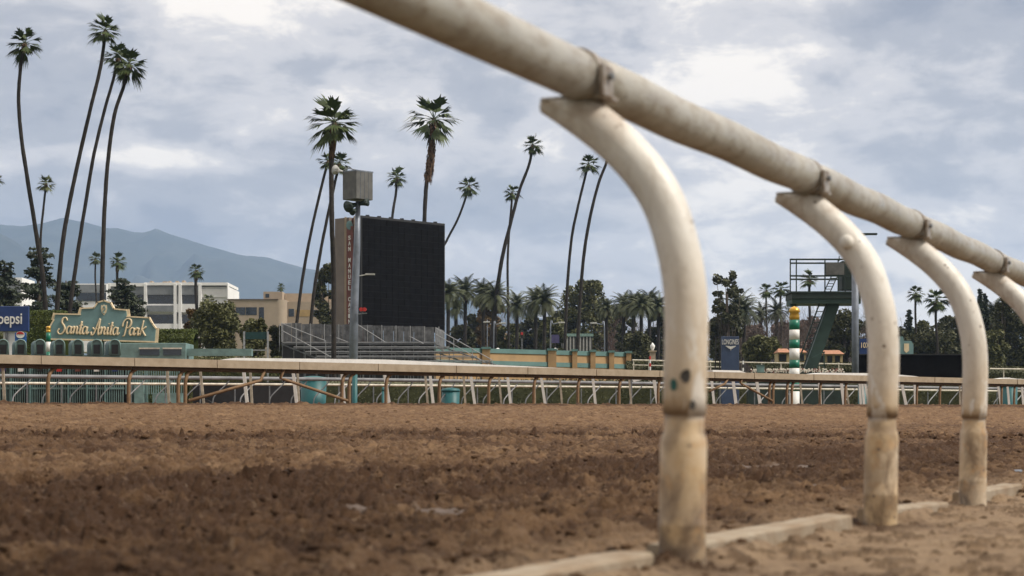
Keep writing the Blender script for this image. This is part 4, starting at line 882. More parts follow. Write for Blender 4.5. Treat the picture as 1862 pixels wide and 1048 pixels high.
# food booths with orange roofs
for i, (x0, x1, top, lab) in enumerate(((1416, 1438, 633, 'small booth with faded orange awning left of the striped pole'), (1455, 1466, 633, 'narrow booth with orange awning right of the striped pole'), (1490, 1534, 636, 'wide booth with orange tiled awning right of the tower leg'))):
    Y_ = 190; bo = thing('food_booth', (XX((x0+x1)/2, Y_), Y_, GZ), lab, 'booth', 'orange roofed booths')
    m_ = MB(); bx(m_, x0, x1, top+7, 720, 0.5, 2.5, Y_); m_.build('wall', M['yellowish'], bo)
    m_ = MB(); a_, b_ = XX(x0-2, Y_), XX(x1+2, Y_); zt, zb = ZZ(top, Y_), ZZ(top+8, Y_)
    m_.add([(a_, Y_, zb), (b_, Y_, zb), (b_-.3, Y_+1.6, zt), (a_+.3, Y_+1.6, zt), (b_, Y_+3.2, zb), (a_, Y_+3.2, zb)], [(0, 1, 2, 3), (3, 2, 4, 5), (0, 3, 5), (1, 4, 2), (0, 5, 4, 1)]); m_.build('roof', M['orange'], bo)
    n_ = max(1, int((x1-x0)/12))
    for k in range(n_):
        m_ = MB(); xx0 = x0+2+(x1-x0-2)/n_*k; bx(m_, xx0, xx0+(x1-x0)/n_*0.6, top+11, top+24, 0.42, 0.1, Y_); m_.build('opening', M['dark'], bo)
# ochre and teal wall
Y0_ = 165; wl = thing('boundary_wall', (XX(1000, Y0_), Y0_, GZ), 'long ochre wall with teal coping and square pillars right of the bleachers', 'wall')
def wy(px): return 152+(px-700)*0.045
def wt(px): return float(np.interp(px, [600, 1000, 1148], [627, 636, 641]))
for key, o0, o1, pr in (('wall_teal', 0, 8, 0.12), ('wall_tan', 8, 22, 0), ('wall_teal', 22, 30, 0.10), ('wall_tan', 30, 80, 0.02)):
    m_ = MB(); vs_ = []
    for px in (700, 1140):
        Yq = wy(px); sc_f = 1.0 if px < 1000 else 0.95
        zt_, zb_ = ZZ(wt(px)+o0, Yq), (ZZ(wt(px)+o1, Yq) if o1 < 80 else GZ)
        for yy_, z_ in ((Yq-pr, zt_), (Yq+0.5+pr, zt_), (Yq+0.5+pr, zb_), (Yq-pr, zb_)): vs_.append((XX(px, Yq), yy_, z_))
    m_.add(vs_, [(0, 1, 2, 3), (7, 6, 5, 4), (0, 4, 5, 1), (1, 5, 6, 2), (2, 6, 7, 3), (3, 7, 4, 0)]); m_.build('coping' if o0 == 0 else ('band' if o0 == 22 else 'panel'), M[key], wl)
for px, w2 in ((884, 14), (1004, 15), (1045, 9), (1078, 9), (1112, 9), (1143, 9)):
    t0_, t1_ = Vector((XX(700, wy(700)), wy(700))), Vector((XX(1140, wy(1140)), wy(1140))); sl_ = (px-931)/F; tq_ = (sl_*t0_.y-t0_.x)/((t1_.x-t0_.x)-sl_*(t1_.y-t0_.y)); Yq = t0_.y+(t1_.y-t0_.y)*tq_-0.25
    pl = MB(); pl.span(XX(px-w2/2, Yq), XX(px+w2/2, Yq), Yq-0.35, Yq+0.7, GZ, ZZ(wt(px)+2, Yq)); po = pl.build('pillar', M['wall_tan'], wl)
    cp = MB(); cp.span(XX(px-w2/2-1.5, Yq), XX(px+w2/2+1.5, Yq), Yq-0.45, Yq+0.8, ZZ(wt(px)+2, Yq), ZZ(wt(px)-2, Yq)); cp.build('cap', M['wall_teal'], po)
# ------------------------------------------------------------------ tote board
Yc = 160; tl = thing('display_tower', (XX(655, Yc), Yc, GZ), 'huge black unlit results screen with tan lettered side tower', 'screen')
c0 = Vector((XX(657, Yc), Yc, 0)); Yr = Yc*(HZ-392)/(HZ-407); c1 = Vector((XX(809, Yr), Yr, 0)); Yl = Yc*(HZ-392)/(HZ-395)+1.0; c2 = Vector((XX(609, Yl), Yl, 0))
ztop = ZZ(392, Yc); zbt = ZZ(598, Yc); dx_ = (c1-c0).normalized(); nb_ = Vector((-dx_.y, dx_.x, 0)); nb_ = nb_ if nb_.y > 0 else -nb_
def slab(m_, a_, b_, z0_, z1_, off, th, nrm):
    a_ = a_+nrm*off; b_ = b_+nrm*off; m_.prism([(a_.x, a_.y, z0_), (b_.x, b_.y, z0_), (b_.x, b_.y, z1_), (a_.x, a_.y, z1_)], nrm*th)
m_ = MB(); slab(m_, c0, c1, zbt, ztop, 0.0, 1.2, nb_); m_.build('casing', M['casing'], tl)
m_ = MB(); nx, nz_n = 14, 18; hh = (ztop-zbt); LL = (c1-c0).length; random.seed(6)
for i in range(nx):
    for j in range(nz_n):
        a_ = c0+dx_*(0.12+(LL-0.24)*i/nx+0.008); b_ = c0+dx_*(0.12+(LL-0.24)*(i+1)/nx-0.008); d_ = random.uniform(-0.012, 0.012)
        slab(m_, a_, b_, zbt+0.1+(hh-0.3)*j/nz_n+0.008, zbt+0.1+(hh-0.3)*(j+1)/nz_n-0.008, -0.05+d_, 0.04, nb_)
m_.build('screen', M['screen'], tl)
m_ = MB()
for i in range(7): q_ = c0+dx_*(LL*(i+0.7)/7.4)+nb_*0.3; m_.box((q_.x, q_.y, ztop+0.06), (0.35, 0.2, 0.16))
m_.build('roof_lug', M['casing'], tl)
dl = (c2-c0).normalized(); nl = Vector((-dl.y, dl.x, 0)); nl = nl if nl.y > 0 else -nl; Ll = (c2-c0).length
m_ = MB(); slab(m_, c0+dl*Ll*0.46, c2, GZ, ztop-0.05, 0.0, 1.5, nl); m_.build('side_wall', M['stone'], tl)
m_ = MB(); slab(m_, c0+dl*Ll*0.02, c0+dl*Ll*0.45, GZ, ztop-0.1, 0.35, 1.0, nl); m_.build('recess', M['rust'], tl)
m_ = MB()
for f_ in (0.56, 0.60, 0.24): m_.beam(Vector((*(c0+dl*Ll*f_-nl*0.05).xy, GZ)), Vector((*(c0+dl*Ll*f_-nl*0.05).xy, ztop)), 0.10, 0.12)
m_.build('trim', M['btan'], tl)
m_ = MB(); pa, pb = c0+dl*Ll*0.52, c0+dl*Ll*0.28; slab(m_, pa, pb, ZZ(612, Yc), ZZ(410, Yc), -0.12, 0.12, nl); pnl = m_.build('name_panel', M['rust'], tl)
S_ = 'SAN MANUEL CASINO'; y_ = 431
mid_ = (pa+pb)/2-nl*0.15; ang = math.degrees(math.atan2(dl.y, dl.x))+180
for ch in S_:
    if ch != ' ': text_mesh(ch, (mid_.x, mid_.y, ZZ(y_, Yc)), 0.30, 0.40, M['white'], 'letter', pnl, 0.03, 0.02, (90, 0, ang))
    y_ += 10.2
m_ = MB(); q_ = Vector((mid_.x, mid_.y, ZZ(408, Yc)))
m_.prism([q_+Vector((math.cos(a_)*0.3, 0, math.sin(a_)*0.42)) for a_ in [k*math.pi/6 for k in range(12)]], (0, -0.05, 0)); m_.build('round_emblem', M['sign_teal'], pnl)
# traffic signal in front of the board
# ------------------------------------------------------------------ pole with grey box
Yp = 95; pt = thing('camera_pole', (XX(642, Yp), Yp, GZ), 'tall grey pole carrying a boxy grey cabin and loudspeakers before the screen', 'pole')
m_ = MB(); m_.tube([(XX(641, Yp), Yp, GZ), P(644, 560, Yp), P(649, 450, Yp), P(651, 366, Yp)], [0.25, 0.225, 0.185, 0.13], 14); m_.build('pole', M['galv'], pt, True)
bc = P(651, 340, Yp); m_ = MB(); r3 = R(-30)
hx = 0.72
pts_ = [P(623, 363, Yp), P(648, 364, Yp-0.7), P(678, 366, Yp+0.1), P(655, 364, Yp+0.9)]; zb_ = ZZ(364, Yp); zt_ = ZZ(314, Yp)
m_.prism([(q_.x, q_.y, zb_) for q_ in pts_], (0, 0, zt_-zb_)); bxo = m_.build('cabin', M['boxgrey'], pt, bevel=0.02)
m_ = MB(); m_.prism([(q_.x*1.0+(q_.x-bc.x)*0.03, q_.y-0.02 if q_.y < Yp else q_.y+0.02, zt_-0.01) for q_ in pts_], (0, 0, 0.07)); m_.build('roof', M['galv'], bxo)
m_ = MB()
for f_ in (0.25, 0.5, 0.75): q_ = Vector(pts_[1]).lerp(Vector(pts_[2]), f_); m_.beam((q_.x, q_.y-0.005, zb_+0.02), (q_.x, q_.y-0.005, zt_-0.02), 0.02, 0.02)
m_.build('rib', M['galv'], bxo)
def horn(a_, b_, r0, r1, parent, key='galv', nm='loudspeaker'):
    a_ = Vector(a_); b_ = Vector(b_); m_ = MB(); m_.tube([a_, a_.lerp(b_, 0.4), a_.lerp(b_, 0.75), b_, b_.lerp(a_, 0.05)], [r0, r0*1.4, r1*0.75, r1, r1*0.9], 12); return m_.build(nm, M[key], parent, True)
horn(P(648, 372, Yp), P(632, 376, Yp-0.5), 0.10, 0.32, pt, 'tower'); horn(P(650, 372, Yp), P(668, 368, Yp-0.3), 0.08, 0.22, pt, 'tower'); horn(P(650, 380, Yp), P(640, 386, Yp-0.4), 0.07, 0.2, pt, 'tower')
horn(P(622, 312, Yp), P(609, 309, Yp-0.4), 0.06, 0.27, pt, 'lamp', 'dish')
m_ = MB(); m_.tube([P(622, 312, Yp), P(632, 306, Yp), P(646, 309, Yp), P(646, 316, Yp)], 0.03, 6); m_.tube([P(628, 312, Yp), P(628, 304, Yp)], 0.02, 5); m_.build('dish_arm', M['alu_dark'], pt)
m_ = MB(); m_.tube([P(653, 502, Yp), P(665, 500, Yp)], 0.03, 6); m_.box(P(673, 499, Yp), (0.50, 0.25, 0.08)); m_.build('lamp_arm', M['lamp'], pt)
for k, x_ in enumerate((657, 663)):
    m_ = MB(); c_ = P(x_, 563, Yp-0.3); m_.tube([c_+Vector((0, -0.12, 0)), c_+Vector((0, 0.05, 0))], 0.11, 10); m_.build('red_lamp', M['red'], pt)
m_ = MB(); m_.tube([P(648, 572, Yp), P(667, 570, Yp-0.2)], 0.03, 5); m_.tube([P(660, 570, Yp-0.25), P(660, 564, Yp-0.25)], 0.03, 5); m_.build('lamp_bracket', M['alu_dark'], pt)
# ------------------------------------------------------------------ bleachers
Yb = 126; bl = thing('bleachers', (XX(660, Yb), Yb, GZ), 'grey aluminium bleachers in front of the black screen', 'bleachers')
def bpx(k): return 514+21*k, 792+25*k, 622+8.4*k, Yb-1.0*k
for k in range(6):
    x0, x1, y_, Yk = bpx(k); m_ = MB(); m_.span(XX(x0, Yk), XX(x1, Yk), Yk-0.35, Yk+0.0, ZZ(y_, Yk)-0.08, ZZ(y_, Yk)); m_.build('seat', M['bleach'], bl)
    m_ = MB(); m_.span(XX(x0, Yk), XX(x1, Yk), Yk-0.9, Yk-0.45, ZZ(y_+4, Yk)-0.05, ZZ(y_+4, Yk)); m_.build('footboard', M['alu_dark'], bl)
m_ = MB()
for j in range(8):
    f_ = j/7
    for k in range(6):
        x0, x1, y_, Yk = bpx(k); x_ = XX(x0+(x1-x0)*f_, Yk); m_.beam((x_, Yk-0.2, GZ), (x_, Yk-0.2, ZZ(y_, Yk)-0.06), 0.06, 0.06)
    x0, x1, y_, Yk = bpx(0); x5, x6, y5, Y5 = bpx(5)
    m_.beam(P(x0+(x1-x0)*f_, y_+5, Yk), P(x5+(x6-x5)*f_, y5+5, Y5), 0.05, 0.08)
m_.build('substructure', M['alu_dark'], bl)
m_ = MB(); random.seed(8)
npan = 15
for i in range(npan):
    a_ = 512+(790-512)*i/npan; b_ = 512+(790-512)*(i+1)/npan-0.7; yt = 588+7*(i/npan); Yq = Yb+0.6; dz = random.uniform(-0.03, 0.03)
    n5 = 5
    for j in range(n5):
        xa, xb = XX(a_+(b_-a_)*j/n5, Yq), XX(a_+(b_-a_)*(j+1)/n5, Yq); m_.span(xa, xb, Yq+(0.02 if j % 2 else 0), Yq+0.06, ZZ(621, Yq), ZZ(yt, Yq)+dz)
m_.prism([P(791, 595, Yb+.6), P(807, 602, Yb+4), P(807, 640, Yb+4), P(791, 630, Yb+.6)], (0.05, 0.05, 0)); m_.build('back_fence', M['fenceg'], bl)
m_ = MB(); m_.span(XX(512, Yb+.6), XX(790, Yb+.6), Yb+0.75, Yb+0.8, GZ, ZZ(621, Yb+.6)); m_.build('seat_gap_shade', M['casing'], bl)  # added black sheet standing in for the shade beneath the seats
m_ = MB()
def pipe(*pp, r=0.028): m_.tube(list(pp), r, 6)
for x_ in range(512, 800, 26): m_ = MB(); pipe(P(x_, 622, Yb+0.5), P(x_, 587+7*(x_-512)/278, Yb+0.5), r=0.03); m_.build('fence_post', M['bleach'], bl)
for a0, sx in ((512, 1), (790, 1)):
    m_ = MB()
    t0, t1 = P(a0+2, 589 if a0 < 600 else 597, Yb), P(a0+(80 if a0 < 600 else 105), 620 if a0 < 600 else 655, Yb-5); pipe(t0, t1); u0, u1 = P(a0+2, 602 if a0 < 600 else 608, Yb), P(a0+100, 655 if a0 < 600 else 664, Yb-5)
    pipe(u0, u1)
    for f_ in (0, 0.33, 0.66, 1): q_ = t0.lerp(t1, f_); pipe(q_, Vector((q_.x, q_.y, q_.z-1.4)))
    if a0 == 790: m_.build('handrail', M['bleach'], bl)
    else: m_.build('handrail', M['bleach'], bl)
m_ = MB()
pipe(P(637, 582, Yb), P(700, 622, Yb-2)); m_.build('handrail', M['bleach'], bl)
m_ = MB(); pipe(P(745, 612, Yb), P(770, 625, Yb-2)); m_.build('handrail', M['bleach'], bl)
m_ = MB(); pipe(P(600, 610, Yb), P(632, 622, Yb-2)); m_.build('handrail', M['bleach'], bl)
m_ = MB(); pipe(P(530, 588, Yb), P(508, 590, Yb), P(508, 640, Yb)); m_.build('handrail', M['bleach'], bl)
# ------------------------------------------------------------------ signs at the left
Ys = 100; sg = thing('park_sign', (XX(187, Ys), Ys, GZ), 'teal stepped park name board with cream script lettering', 'sign')
out_ = [(92, 617), (91, 594), (98, 582), (101, 571), (146, 572), (149, 561), (171, 560), (178, 550), (189, 547), (201, 551), (207, 562), (229, 564), (231, 576), (271, 578), (277, 589), (283, 597), (281, 622), (187, 619)]
m_ = MB(); m_.prism([P(x_, y_, Ys) for x_, y_ in out_], (0, 0.25, 0)); m_.build('board', M['sign_teal'], sg)
m_ = MB(); ol = [P(x_, y_, Ys) for x_, y_ in out_]
for a_, b_ in zip(ol, ol[1:]+ol[:1]): m_.beam(a_+(a_-b_).normalized()*0.03, b_+(b_-a_).normalized()*0.03, 0.34, 0.075)
m_.v = [(x_, y_+0.12, z_) for x_, y_, z_ in m_.v]; m_.build('border', M['cream'], sg)
sh = [(-5, 8), (-2, 7), (0, 9), (2, 7), (5, 8), (5.5, 0), (4, -7), (0, -13), (-4, -7), (-5.5, 0)]
m_ = MB(); m_.prism([P(189+x_, 562-y_*0.9, Ys-0.04) for x_, y_ in sh], (0, 0.04, 0)); cr1 = m_.build('crest', M['cream'], sg)
m_ = MB(); m_.tube(cr([P(187, 560, Ys-.07), P(190, 557, Ys-.07), P(191, 563, Ys-.07), P(187, 567, Ys-.07), P(190, 570, Ys-.07)], 4), 0.03, 5); m_.build('crest_figure', M['sign_teal'], cr1)
G = {'S': ([[(1.55, 1.7), (1.2, 2.1), (.65, 2.0), (.5, 1.5), (.95, 1.1), (1.2, .6), (.85, .05), (.25, -.05), (-.15, .3), (.15, .65)]], 1.55),
     'a': ([[(.9, .85), (.5, 1), (.1, .7), (.1, .2), (.4, 0), (.75, .3), (.95, .95), (.88, .25), (1.05, 0), (1.35, .3)]], 1.22),
     'n': ([[(0, .75), (.2, 1), (.28, .6), (.18, 0), (.35, .6), (.68, 1), (.9, .8), (.82, .2), (1.02, 0), (1.3, .3)]], 1.22),
     't': ([[(.45, 1.7), (.3, .8), (.22, .2), (.42, 0), (.75, .3)], [(-.05, 1.12), (.75, 1.18)]], .68),
     'i': ([[(.05, .6), (.28, 1), (.22, .3), (.38, 0), (.65, .3)], [(.38, 1.4), (.42, 1.48)]], .6),
     'A': ([[(-.15, .35), (.05, -.1), (.45, .1), (.9, 1.1), (1.35, 2.1), (1.3, 1.2), (1.25, .2), (1.45, -.05), (1.75, .3)], [(.1, .9), (.6, .65), (1.5, .9)]], 1.62),
     'P': ([[(.15, -.15), (.45, 0), (.65, .9), (.75, 1.8)], [(-.1, 1.1), (0, 1.7), (.6, 2.15), (1.4, 2.0), (1.5, 1.4), (1.05, .95), (.6, 1.05)]], 1.35),
     'r': ([[(0, .65), (.2, 1.05), (.28, .85), (.6, .95), (.48, .3), (.6, 0), (.85, .3)]], .78),
     'k': ([[(.2, 0), (.42, 1), (.6, 2.0)], [(1.25, 1.2), (.75, .9), (.4, .7)], [(.5, .75), (.9, .3), (1.3, -.05)]], 1.2), ' ': ([], .7)}
word = 'Santa Anita Park'; tw_ = sum(G[ch][1] for ch in word); x_ = 0; m_ = MB(); sx_ = (XX(266, Ys)-XX(108, Ys))/tw_; sz_ = 0.44
lx = XX(106, Ys); lz0, lz1 = ZZ(607, Ys), ZZ(611, Ys)
for ch in word:
    for st_ in G[ch][0]:
        pts = [Vector((lx+(x_+a_+b_*0.18)*sx_, Ys-0.05, lz0+(lz1-lz0)*x_/tw_+b_*sz_*0.98)) for a_, b_ in st_]; cc = cr(pts, 5)
        rad = []
        for i_ in range(len(cc)):
            d_ = cc[min(i_+1, len(cc)-1)]-cc[max(0, i_-1)]; rad.append(0.032+0.026*abs(d_.z)/max(1e-6, d_.length)*(1 if d_.z < 0 else 0.5))
        m_.tube(cc, rad, 6)
    x_ += G[ch][1]
m_.build('lettering', M['cream'], sg, True)
m_ = MB()
for px in (110, 187, 265): m_.beam(Vector((XX(px, Ys), Ys+0.3, GZ)), P(px, 600, Ys+0.3), 0.15, 0.15)
m_.build('frame', M['gate_green'], sg)
# drink sign, cut by the left edge
Yq = 92; ps = thing('drink_sign', (XX(-5, Yq), Yq, GZ), 'navy board with white lowercase lettering, cut by the left edge', 'sign')
m_ = MB(); m_.span(XX(-62, Yq), XX(52, Yq), Yq, Yq+0.2, ZZ(603, Yq), ZZ(557, Yq)); m_.build('board', M['navy'], ps, bevel=0.03)
text_mesh('pepsi', P(18.5, 583, Yq-0.03), (XX(40, Yq)-XX(-3, Yq)), 0.74, M['white'], 'lettering', ps, 0.02, 0.012)
m_ = MB(); [m_.beam((XX(px, Yq), Yq+0.1, GZ), (XX(px, Yq), Yq+0.1, ZZ(603, Yq)), 0.12, 0.12) for px in (-50, 11)]; m_.build('frame', M['alu_dark'], ps)
m_ = MB(); m_.span(XX(4, Yq), XX(26, Yq), Yq+0.2, Yq+0.25, GZ, ZZ(604, Yq)); m_.build('white_panel', M['bwhite'], ps)
p2 = thing('small_drink_panel', (XX(37, Yq-1), Yq-1, GZ), 'small bright blue panel with round red and white mark under the navy board', 'sign')
m_ = MB(); m_.span(XX(27, Yq-1), XX(47, Yq-1), Yq-1, Yq-.9, GZ, ZZ(605, Yq-1)); m_.build('board', M['blue'], p2)
c_ = P(37, 609, Yq-1.02)
for key, rr_, z0_, nm in (('white', 0.22, -1, 'disc'), ('red', 0.20, 0.15, 'red_cap')):
    m_ = MB(); pts = [c_+Vector((math.cos(a_*math.pi/12)*rr_, (-0.02 if key == 'red' else 0), max(z0_, math.sin(a_*math.pi/12))*rr_*0.8)) for a_ in range(24)]; m_.prism(pts, (0, -0.02, 0)); m_.build(nm, M[key], p2)
def striped(px, Yq, top, r_, bands, lab, gk=1.0, grp='striped marker poles with gilt tops'):
    t_ = thing('striped_pole', (XX(px, Yq), Yq, GZ), lab, 'pole', grp); ys = [b_[0] for b_ in bands]+[760]
    gt = ZZ(bands[0][0], Yq)
    for (y0_, key), y1_ in zip(bands, ys[1:]):
        m_ = MB(); zb2 = max(GZ, ZZ(y1_, Yq)); zt2 = ZZ(y0_, Yq)
        if zt2 > zb2+0.01: m_.tube([(XX(px, Yq), Yq, zb2), (XX(px, Yq), Yq, zt2)], r_, 16); m_.build('band', M[key], t_, True)
    hh_ = ZZ(top, Yq)-gt; m_ = MB(); m_.lathe((XX(px, Yq), Yq, gt), [(r_*1.0, 0), (r_*1.02, hh_*0.25), (r_*0.85, hh_*0.5), (r_*1.08, hh_*0.56), (r_*1.1, hh_*0.66), (r_*0.95, hh_*0.8), (r_*0.6, hh_*0.92), (r_*0.15, hh_*0.98), (r_*0.02, hh_)]); m_.build('finial', M['gold'], t_, True)
    return t_
striped(88, 82, 593, 0.11, [(601, 'gold'), (605, 'pole_green'), (622, 'white'), (640, 'pole_green'), (668, 'white'), (690, 'pole_green'), (712, 'white')], 'thin green and white striped pole left of the park sign')
striped(1444.5, 84, 557, 0.245, [(582, 'pole_green'), (600, 'white'), (618, 'pole_green'), (634, 'white'), (655, 'pole_green'), (670, 'white'), (690, 'pole_green'), (712, 'white')], 'thick green and white banded pole with gold top in front of the tower')
m_ = MB(); tq = 52
# ------------------------------------------------------------------ starting gate
Yg = 72; sgt = thing('starting_gate', (XX(150, Yg), Yg, GZ), 'grey green starting gate with arched padded hoods and barred stalls', 'starting gate')
ax_ = Vector((-0.42, 0.9, 0)); numc = ['navy', 'sign_teal', 'purple', 'white', 'dark', 'red', 'rust', 'white']
for i, px in enumerate((-62, -28, 6, 38, 73, 108, 142, 176, 209)):
    fx = XX(px, Yg); zb_, zt_ = ZZ(646, Yg), ZZ(618, Yg); hw = 0.215; outl = [(-hw, zb_), (-hw, zt_-0.2)]+[(-hw*math.cos(k*math.pi/8), zt_-0.2+0.2*math.sin(k*math.pi/8)) for k in range(1, 8)]+[(hw, zt_-0.2), (hw, zb_)]
    m_ = MB(); m_.prism([(fx+a_, Yg, b_) for a_, b_ in outl][::-1], ax_*0.95); ho = m_.build('hood', M['gate_green'], sgt, bevel=0.02)
    m_ = MB()
    rim = [Vector((fx+a_, Yg-0.015, b_)) for a_, b_ in outl]; m_.tube(rim, 0.03, 6); m_.build('rim', M['gate_light'], ho, True)
    m_ = MB(); m_.span(fx-0.13, fx+0.13, Yg-0.02, Yg-0.003, zb_+0.05, zt_-0.2); m_.build('vent', M['dark'], ho)
    # stall doors: bars
    z0_, z1_ = GZ+0.25, ZZ(664, Yg); m_ = MB(); x0_ = fx-0.37
    for k in range(8): m_.span(x0_+0.05+k*0.09, x0_+0.085+k*0.09, Yg-0.01, Yg+0.03, z0_, z1_)
    for zz in (z0_, (z0_+z1_)/2, z1_-0.05): m_.span(x0_+0.02, x0_+0.76, Yg-0.03, Yg-0.012, zz, zz+0.08)
    m_.build('stall_door', M['gate_light'], sgt)
    m_ = MB(); m_.span(fx-0.10, fx+0.12, Yg-0.09, Yg-0.05, ZZ(676, Yg), ZZ(662, Yg)); m_.build('number_plate', M[numc[i % 8]], sgt)
    m_ = MB(); m_.span(x0_-0.03, x0_+0.015, Yg-0.2, Yg+2.4, GZ, z1_+0.1); m_.build('partition', M['gate_green'], sgt)
m_ = MB(); m_.span(XX(-80, Yg), XX(228, Yg), Yg+0.05, Yg+0.3, ZZ(664, Yg), ZZ(646, Yg)); m_.span(XX(-80, Yg), XX(228, Yg), Yg+2.3, Yg+2.5, GZ+0.2, ZZ(664, Yg)); m_.build('beam', M['gate_green'], sgt)
m_ = MB(); m_.span(XX(-80, Yg), XX(228, Yg), Yg+0.42, Yg+0.46, GZ+0.2, ZZ(662, Yg)); m_.build('gap_shade', M['dark'], sgt)  # added black sheet standing in for the shade between the bars
m_ = MB(); m_.span(XX(217, Yg), XX(338, Yg), Yg, Yg+1.8, ZZ(662, Yg), ZZ(624, Yg)); m_.build('end_cabin', M['gate_light'], sgt, bevel=0.02)
for x0, x1 in ((254, 290), (297, 330)):
    m_ = MB(); m_.span(XX(x0, Yg), XX(x1, Yg), Yg-0.03, Yg-0.005, ZZ(646, Yg), ZZ(634, Yg)); wn = m_.build('window', M['glass'], sgt)
    m_ = MB(); m_.span(XX(x0-1, Yg), XX(x1+1, Yg), Yg-0.06, Yg-0.035, ZZ(635, Yg), ZZ(632.5, Yg)); m_.build('frame', M['offwhite'], wn)
m_ = MB(); m_.span(XX(338.5, Yg), XX(456, Yg), Yg+0.2, Yg+0.6, ZZ(647, Yg), ZZ(634, Yg)); m_.build('tow_beam', M['gate_light'], sgt)
m_ = MB()
for k in range(26): x_ = XX(228+k*4.2, Yg); m_.span(x_, x_+0.045, Yg, Yg+0.04, GZ+1.05, ZZ(664, Yg))
m_.build('railing', M['gate_light'], sgt)
m_ = MB(); m_.span(XX(245, Yg), XX(262, Yg), Yg-0.1, Yg+0.3, GZ, ZZ(697, Yg)); m_.span(XX(278, Yg), XX(330, Yg), Yg-0.1, Yg+0.4, GZ, ZZ(715, Yg)); m_.build('tool_box', M['gate_light'], sgt)
for x_ in (370, 430):
    m_ = MB(); c_ = Vector((XX(x_, Yg), Yg+0.3, GZ+0.42)); m_.tube([c_+Vector((0, -0.15, 0)), c_+Vector((0, 0.15, 0))], 0.42, 20); wh = m_.build('wheel', M['dark'], sgt)
m_ = MB(); m_.span(XX(345, Yg), XX(545, Yg), Yg+0.7, Yg+2.2, GZ+0.4, GZ+1.55); m_.build('underframe', M['casing'], sgt)
# dark green board on posts
Yq = 125; db = thing('green_board', (XX(467, Yq), Yq, GZ), 'dark green blank board on two metal posts by the shrubs', 'sign'); m_ = MB(); m_.span(XX(446, Yq), XX(485, Yq), Yq, Yq+0.15, ZZ(617, Yq), ZZ(604, Yq)); m_.build('board', M['pole_green'] if 0 else mat('dark_board', (0.008, 0.045, 0.045), 0.5), db)
for x_ in (444, 487): m_ = MB(); m_.beam((XX(x_, Yq), Yq, GZ), P(x_, 603, Yq), 0.12, 0.12); m_.build('post', M['alu'], db)
m_ = MB(); m_.span(XX(445, Yq), XX(486, Yq), Yq, Yq+0.1, ZZ(638, Yq), ZZ(636, Yq)); m_.build('crossbar', M['alu'], db)
# teal bins
for x0, x1, top, Yq, lab in ((546, 594, 685, 66, 'wide teal bin under the left end of the white cover'), (640, 650, 672, 60, 'narrow teal upright beside the twin brown posts'), (694, 700, 705, 62, 'slim teal barrel behind a brown post'), (803, 836, 706, 68, 'teal bin between brown posts at the centre'), (1560, 1577, 695, 70, 'teal bin behind white posts left of the second curved post'), (1818, 1850, 697, 72, 'teal bin at the right edge behind the rails')):
    t_ = thing('waste_bin', (XX((x0+x1)/2, Yq), Yq, GZ), lab, 'bin', 'teal bins behind the rails'); m_ = MB(); rr_ = (XX(x1, Yq)-XX(x0, Yq))/2; zt_ = ZZ(top+4, Yq)
    m_.lathe((XX((x0+x1)/2, Yq), Yq, GZ), [(rr_*0.88, 0), (rr_*0.9, 0.1), (rr_, zt_-GZ-0.02)], 20); m_.build('body', M['bin'], t_, True); m_ = MB(); m_.lathe((XX((x0+x1)/2, Yq), Yq, zt_), [(rr_*1.05, -0.05), (rr_*1.06, 0.0), (rr_*0.9, 0.06), (rr_*0.3, 0.10)], 20); m_.build('lid', M['bin'], t_, True)
# ------------------------------------------------------------------ judges' tower
Yt = 110; tw = thing('viewing_tower', (XX(1480, Yt), Yt, GZ), 'dark green steel viewing tower with railed platform on a slanted leg', 'tower')
D = 2.6
m_ = MB(); m_.span(XX(1440, Yt), XX(1566, Yt), Yt, Yt+D, ZZ(543, Yt), ZZ(533, Yt)); m_.span(XX(1436, Yt), XX(1570, Yt), Yt-0.05, Yt+D+0.05, ZZ(533, Yt), ZZ(530, Yt)); m_.build('platform', M['tower'], tw)
m_ = MB(); m_.span(XX(1441, Yt), XX(1566, Yt), Yt+0.1, Yt+D-0.1, ZZ(552, Yt), ZZ(543.2, Yt)); m_.build('girder', M['towerg'], tw)
m_ = MB(); a_, b_ = P(1515, 552, Yt+1), P(1466, 690, Yt+1); m_.beam(a_, b_, 0.8, 0.72); m_.build('leg', M['towerg'], tw)
m_ = MB(); m_.beam(P(1441, 552, Yt+1), P(1441, 558, Yt+1), 0.4, 0.4); m_.build('bracket', M['towerg'], tw)
for yy_ in (Yt, Yt+D):
    m_ = MB()
    for x_ in (1437, 1448, 1500, 1524, 1537, 1566): m_.beam(P(x_, 530, yy_), Vector((P(x_, 530, yy_).x, yy_, ZZ(471, Yt))), 0.07, 0.07)
    for y_ in (472, 502): m_.beam(Vector((XX(1437, yy_), yy_, ZZ(y_, Yt))), Vector((XX(1566, yy_), yy_, ZZ(y_, Yt))), 0.08, 0.10)
    m_.build('railing', M['tower'], tw)
m_ = MB()
for y_ in (472, 502): m_.beam(Vector((XX(1437, Yt), Yt, ZZ(y_, Yt))), Vector((XX(1437, Yt+D), Yt+D, ZZ(y_, Yt))), 0.08, 0.08)
m_.build('end_railing', M['tower'], tw)
m_ = MB(); m_.span(XX(1502, Yt), XX(1535, Yt), Yt-0.06, Yt+0.3, ZZ(500, Yt), ZZ(478, Yt)); m_.build('equipment_box', M['boxgrey'], tw)
m_ = MB(); m_.span(XX(1533, Yt), XX(1570, Yt), Yt+0.35, Yt+1.6, ZZ(526, Yt), ZZ(474, Yt)); m_.build('cabin', M['tower'], tw)
m_ = MB()
for o_ in (0, 11): m_.beam(P(1499+o_, 530, Yt-0.1), P(1512+o_, 502, Yt-0.1), 0.06, 0.06)
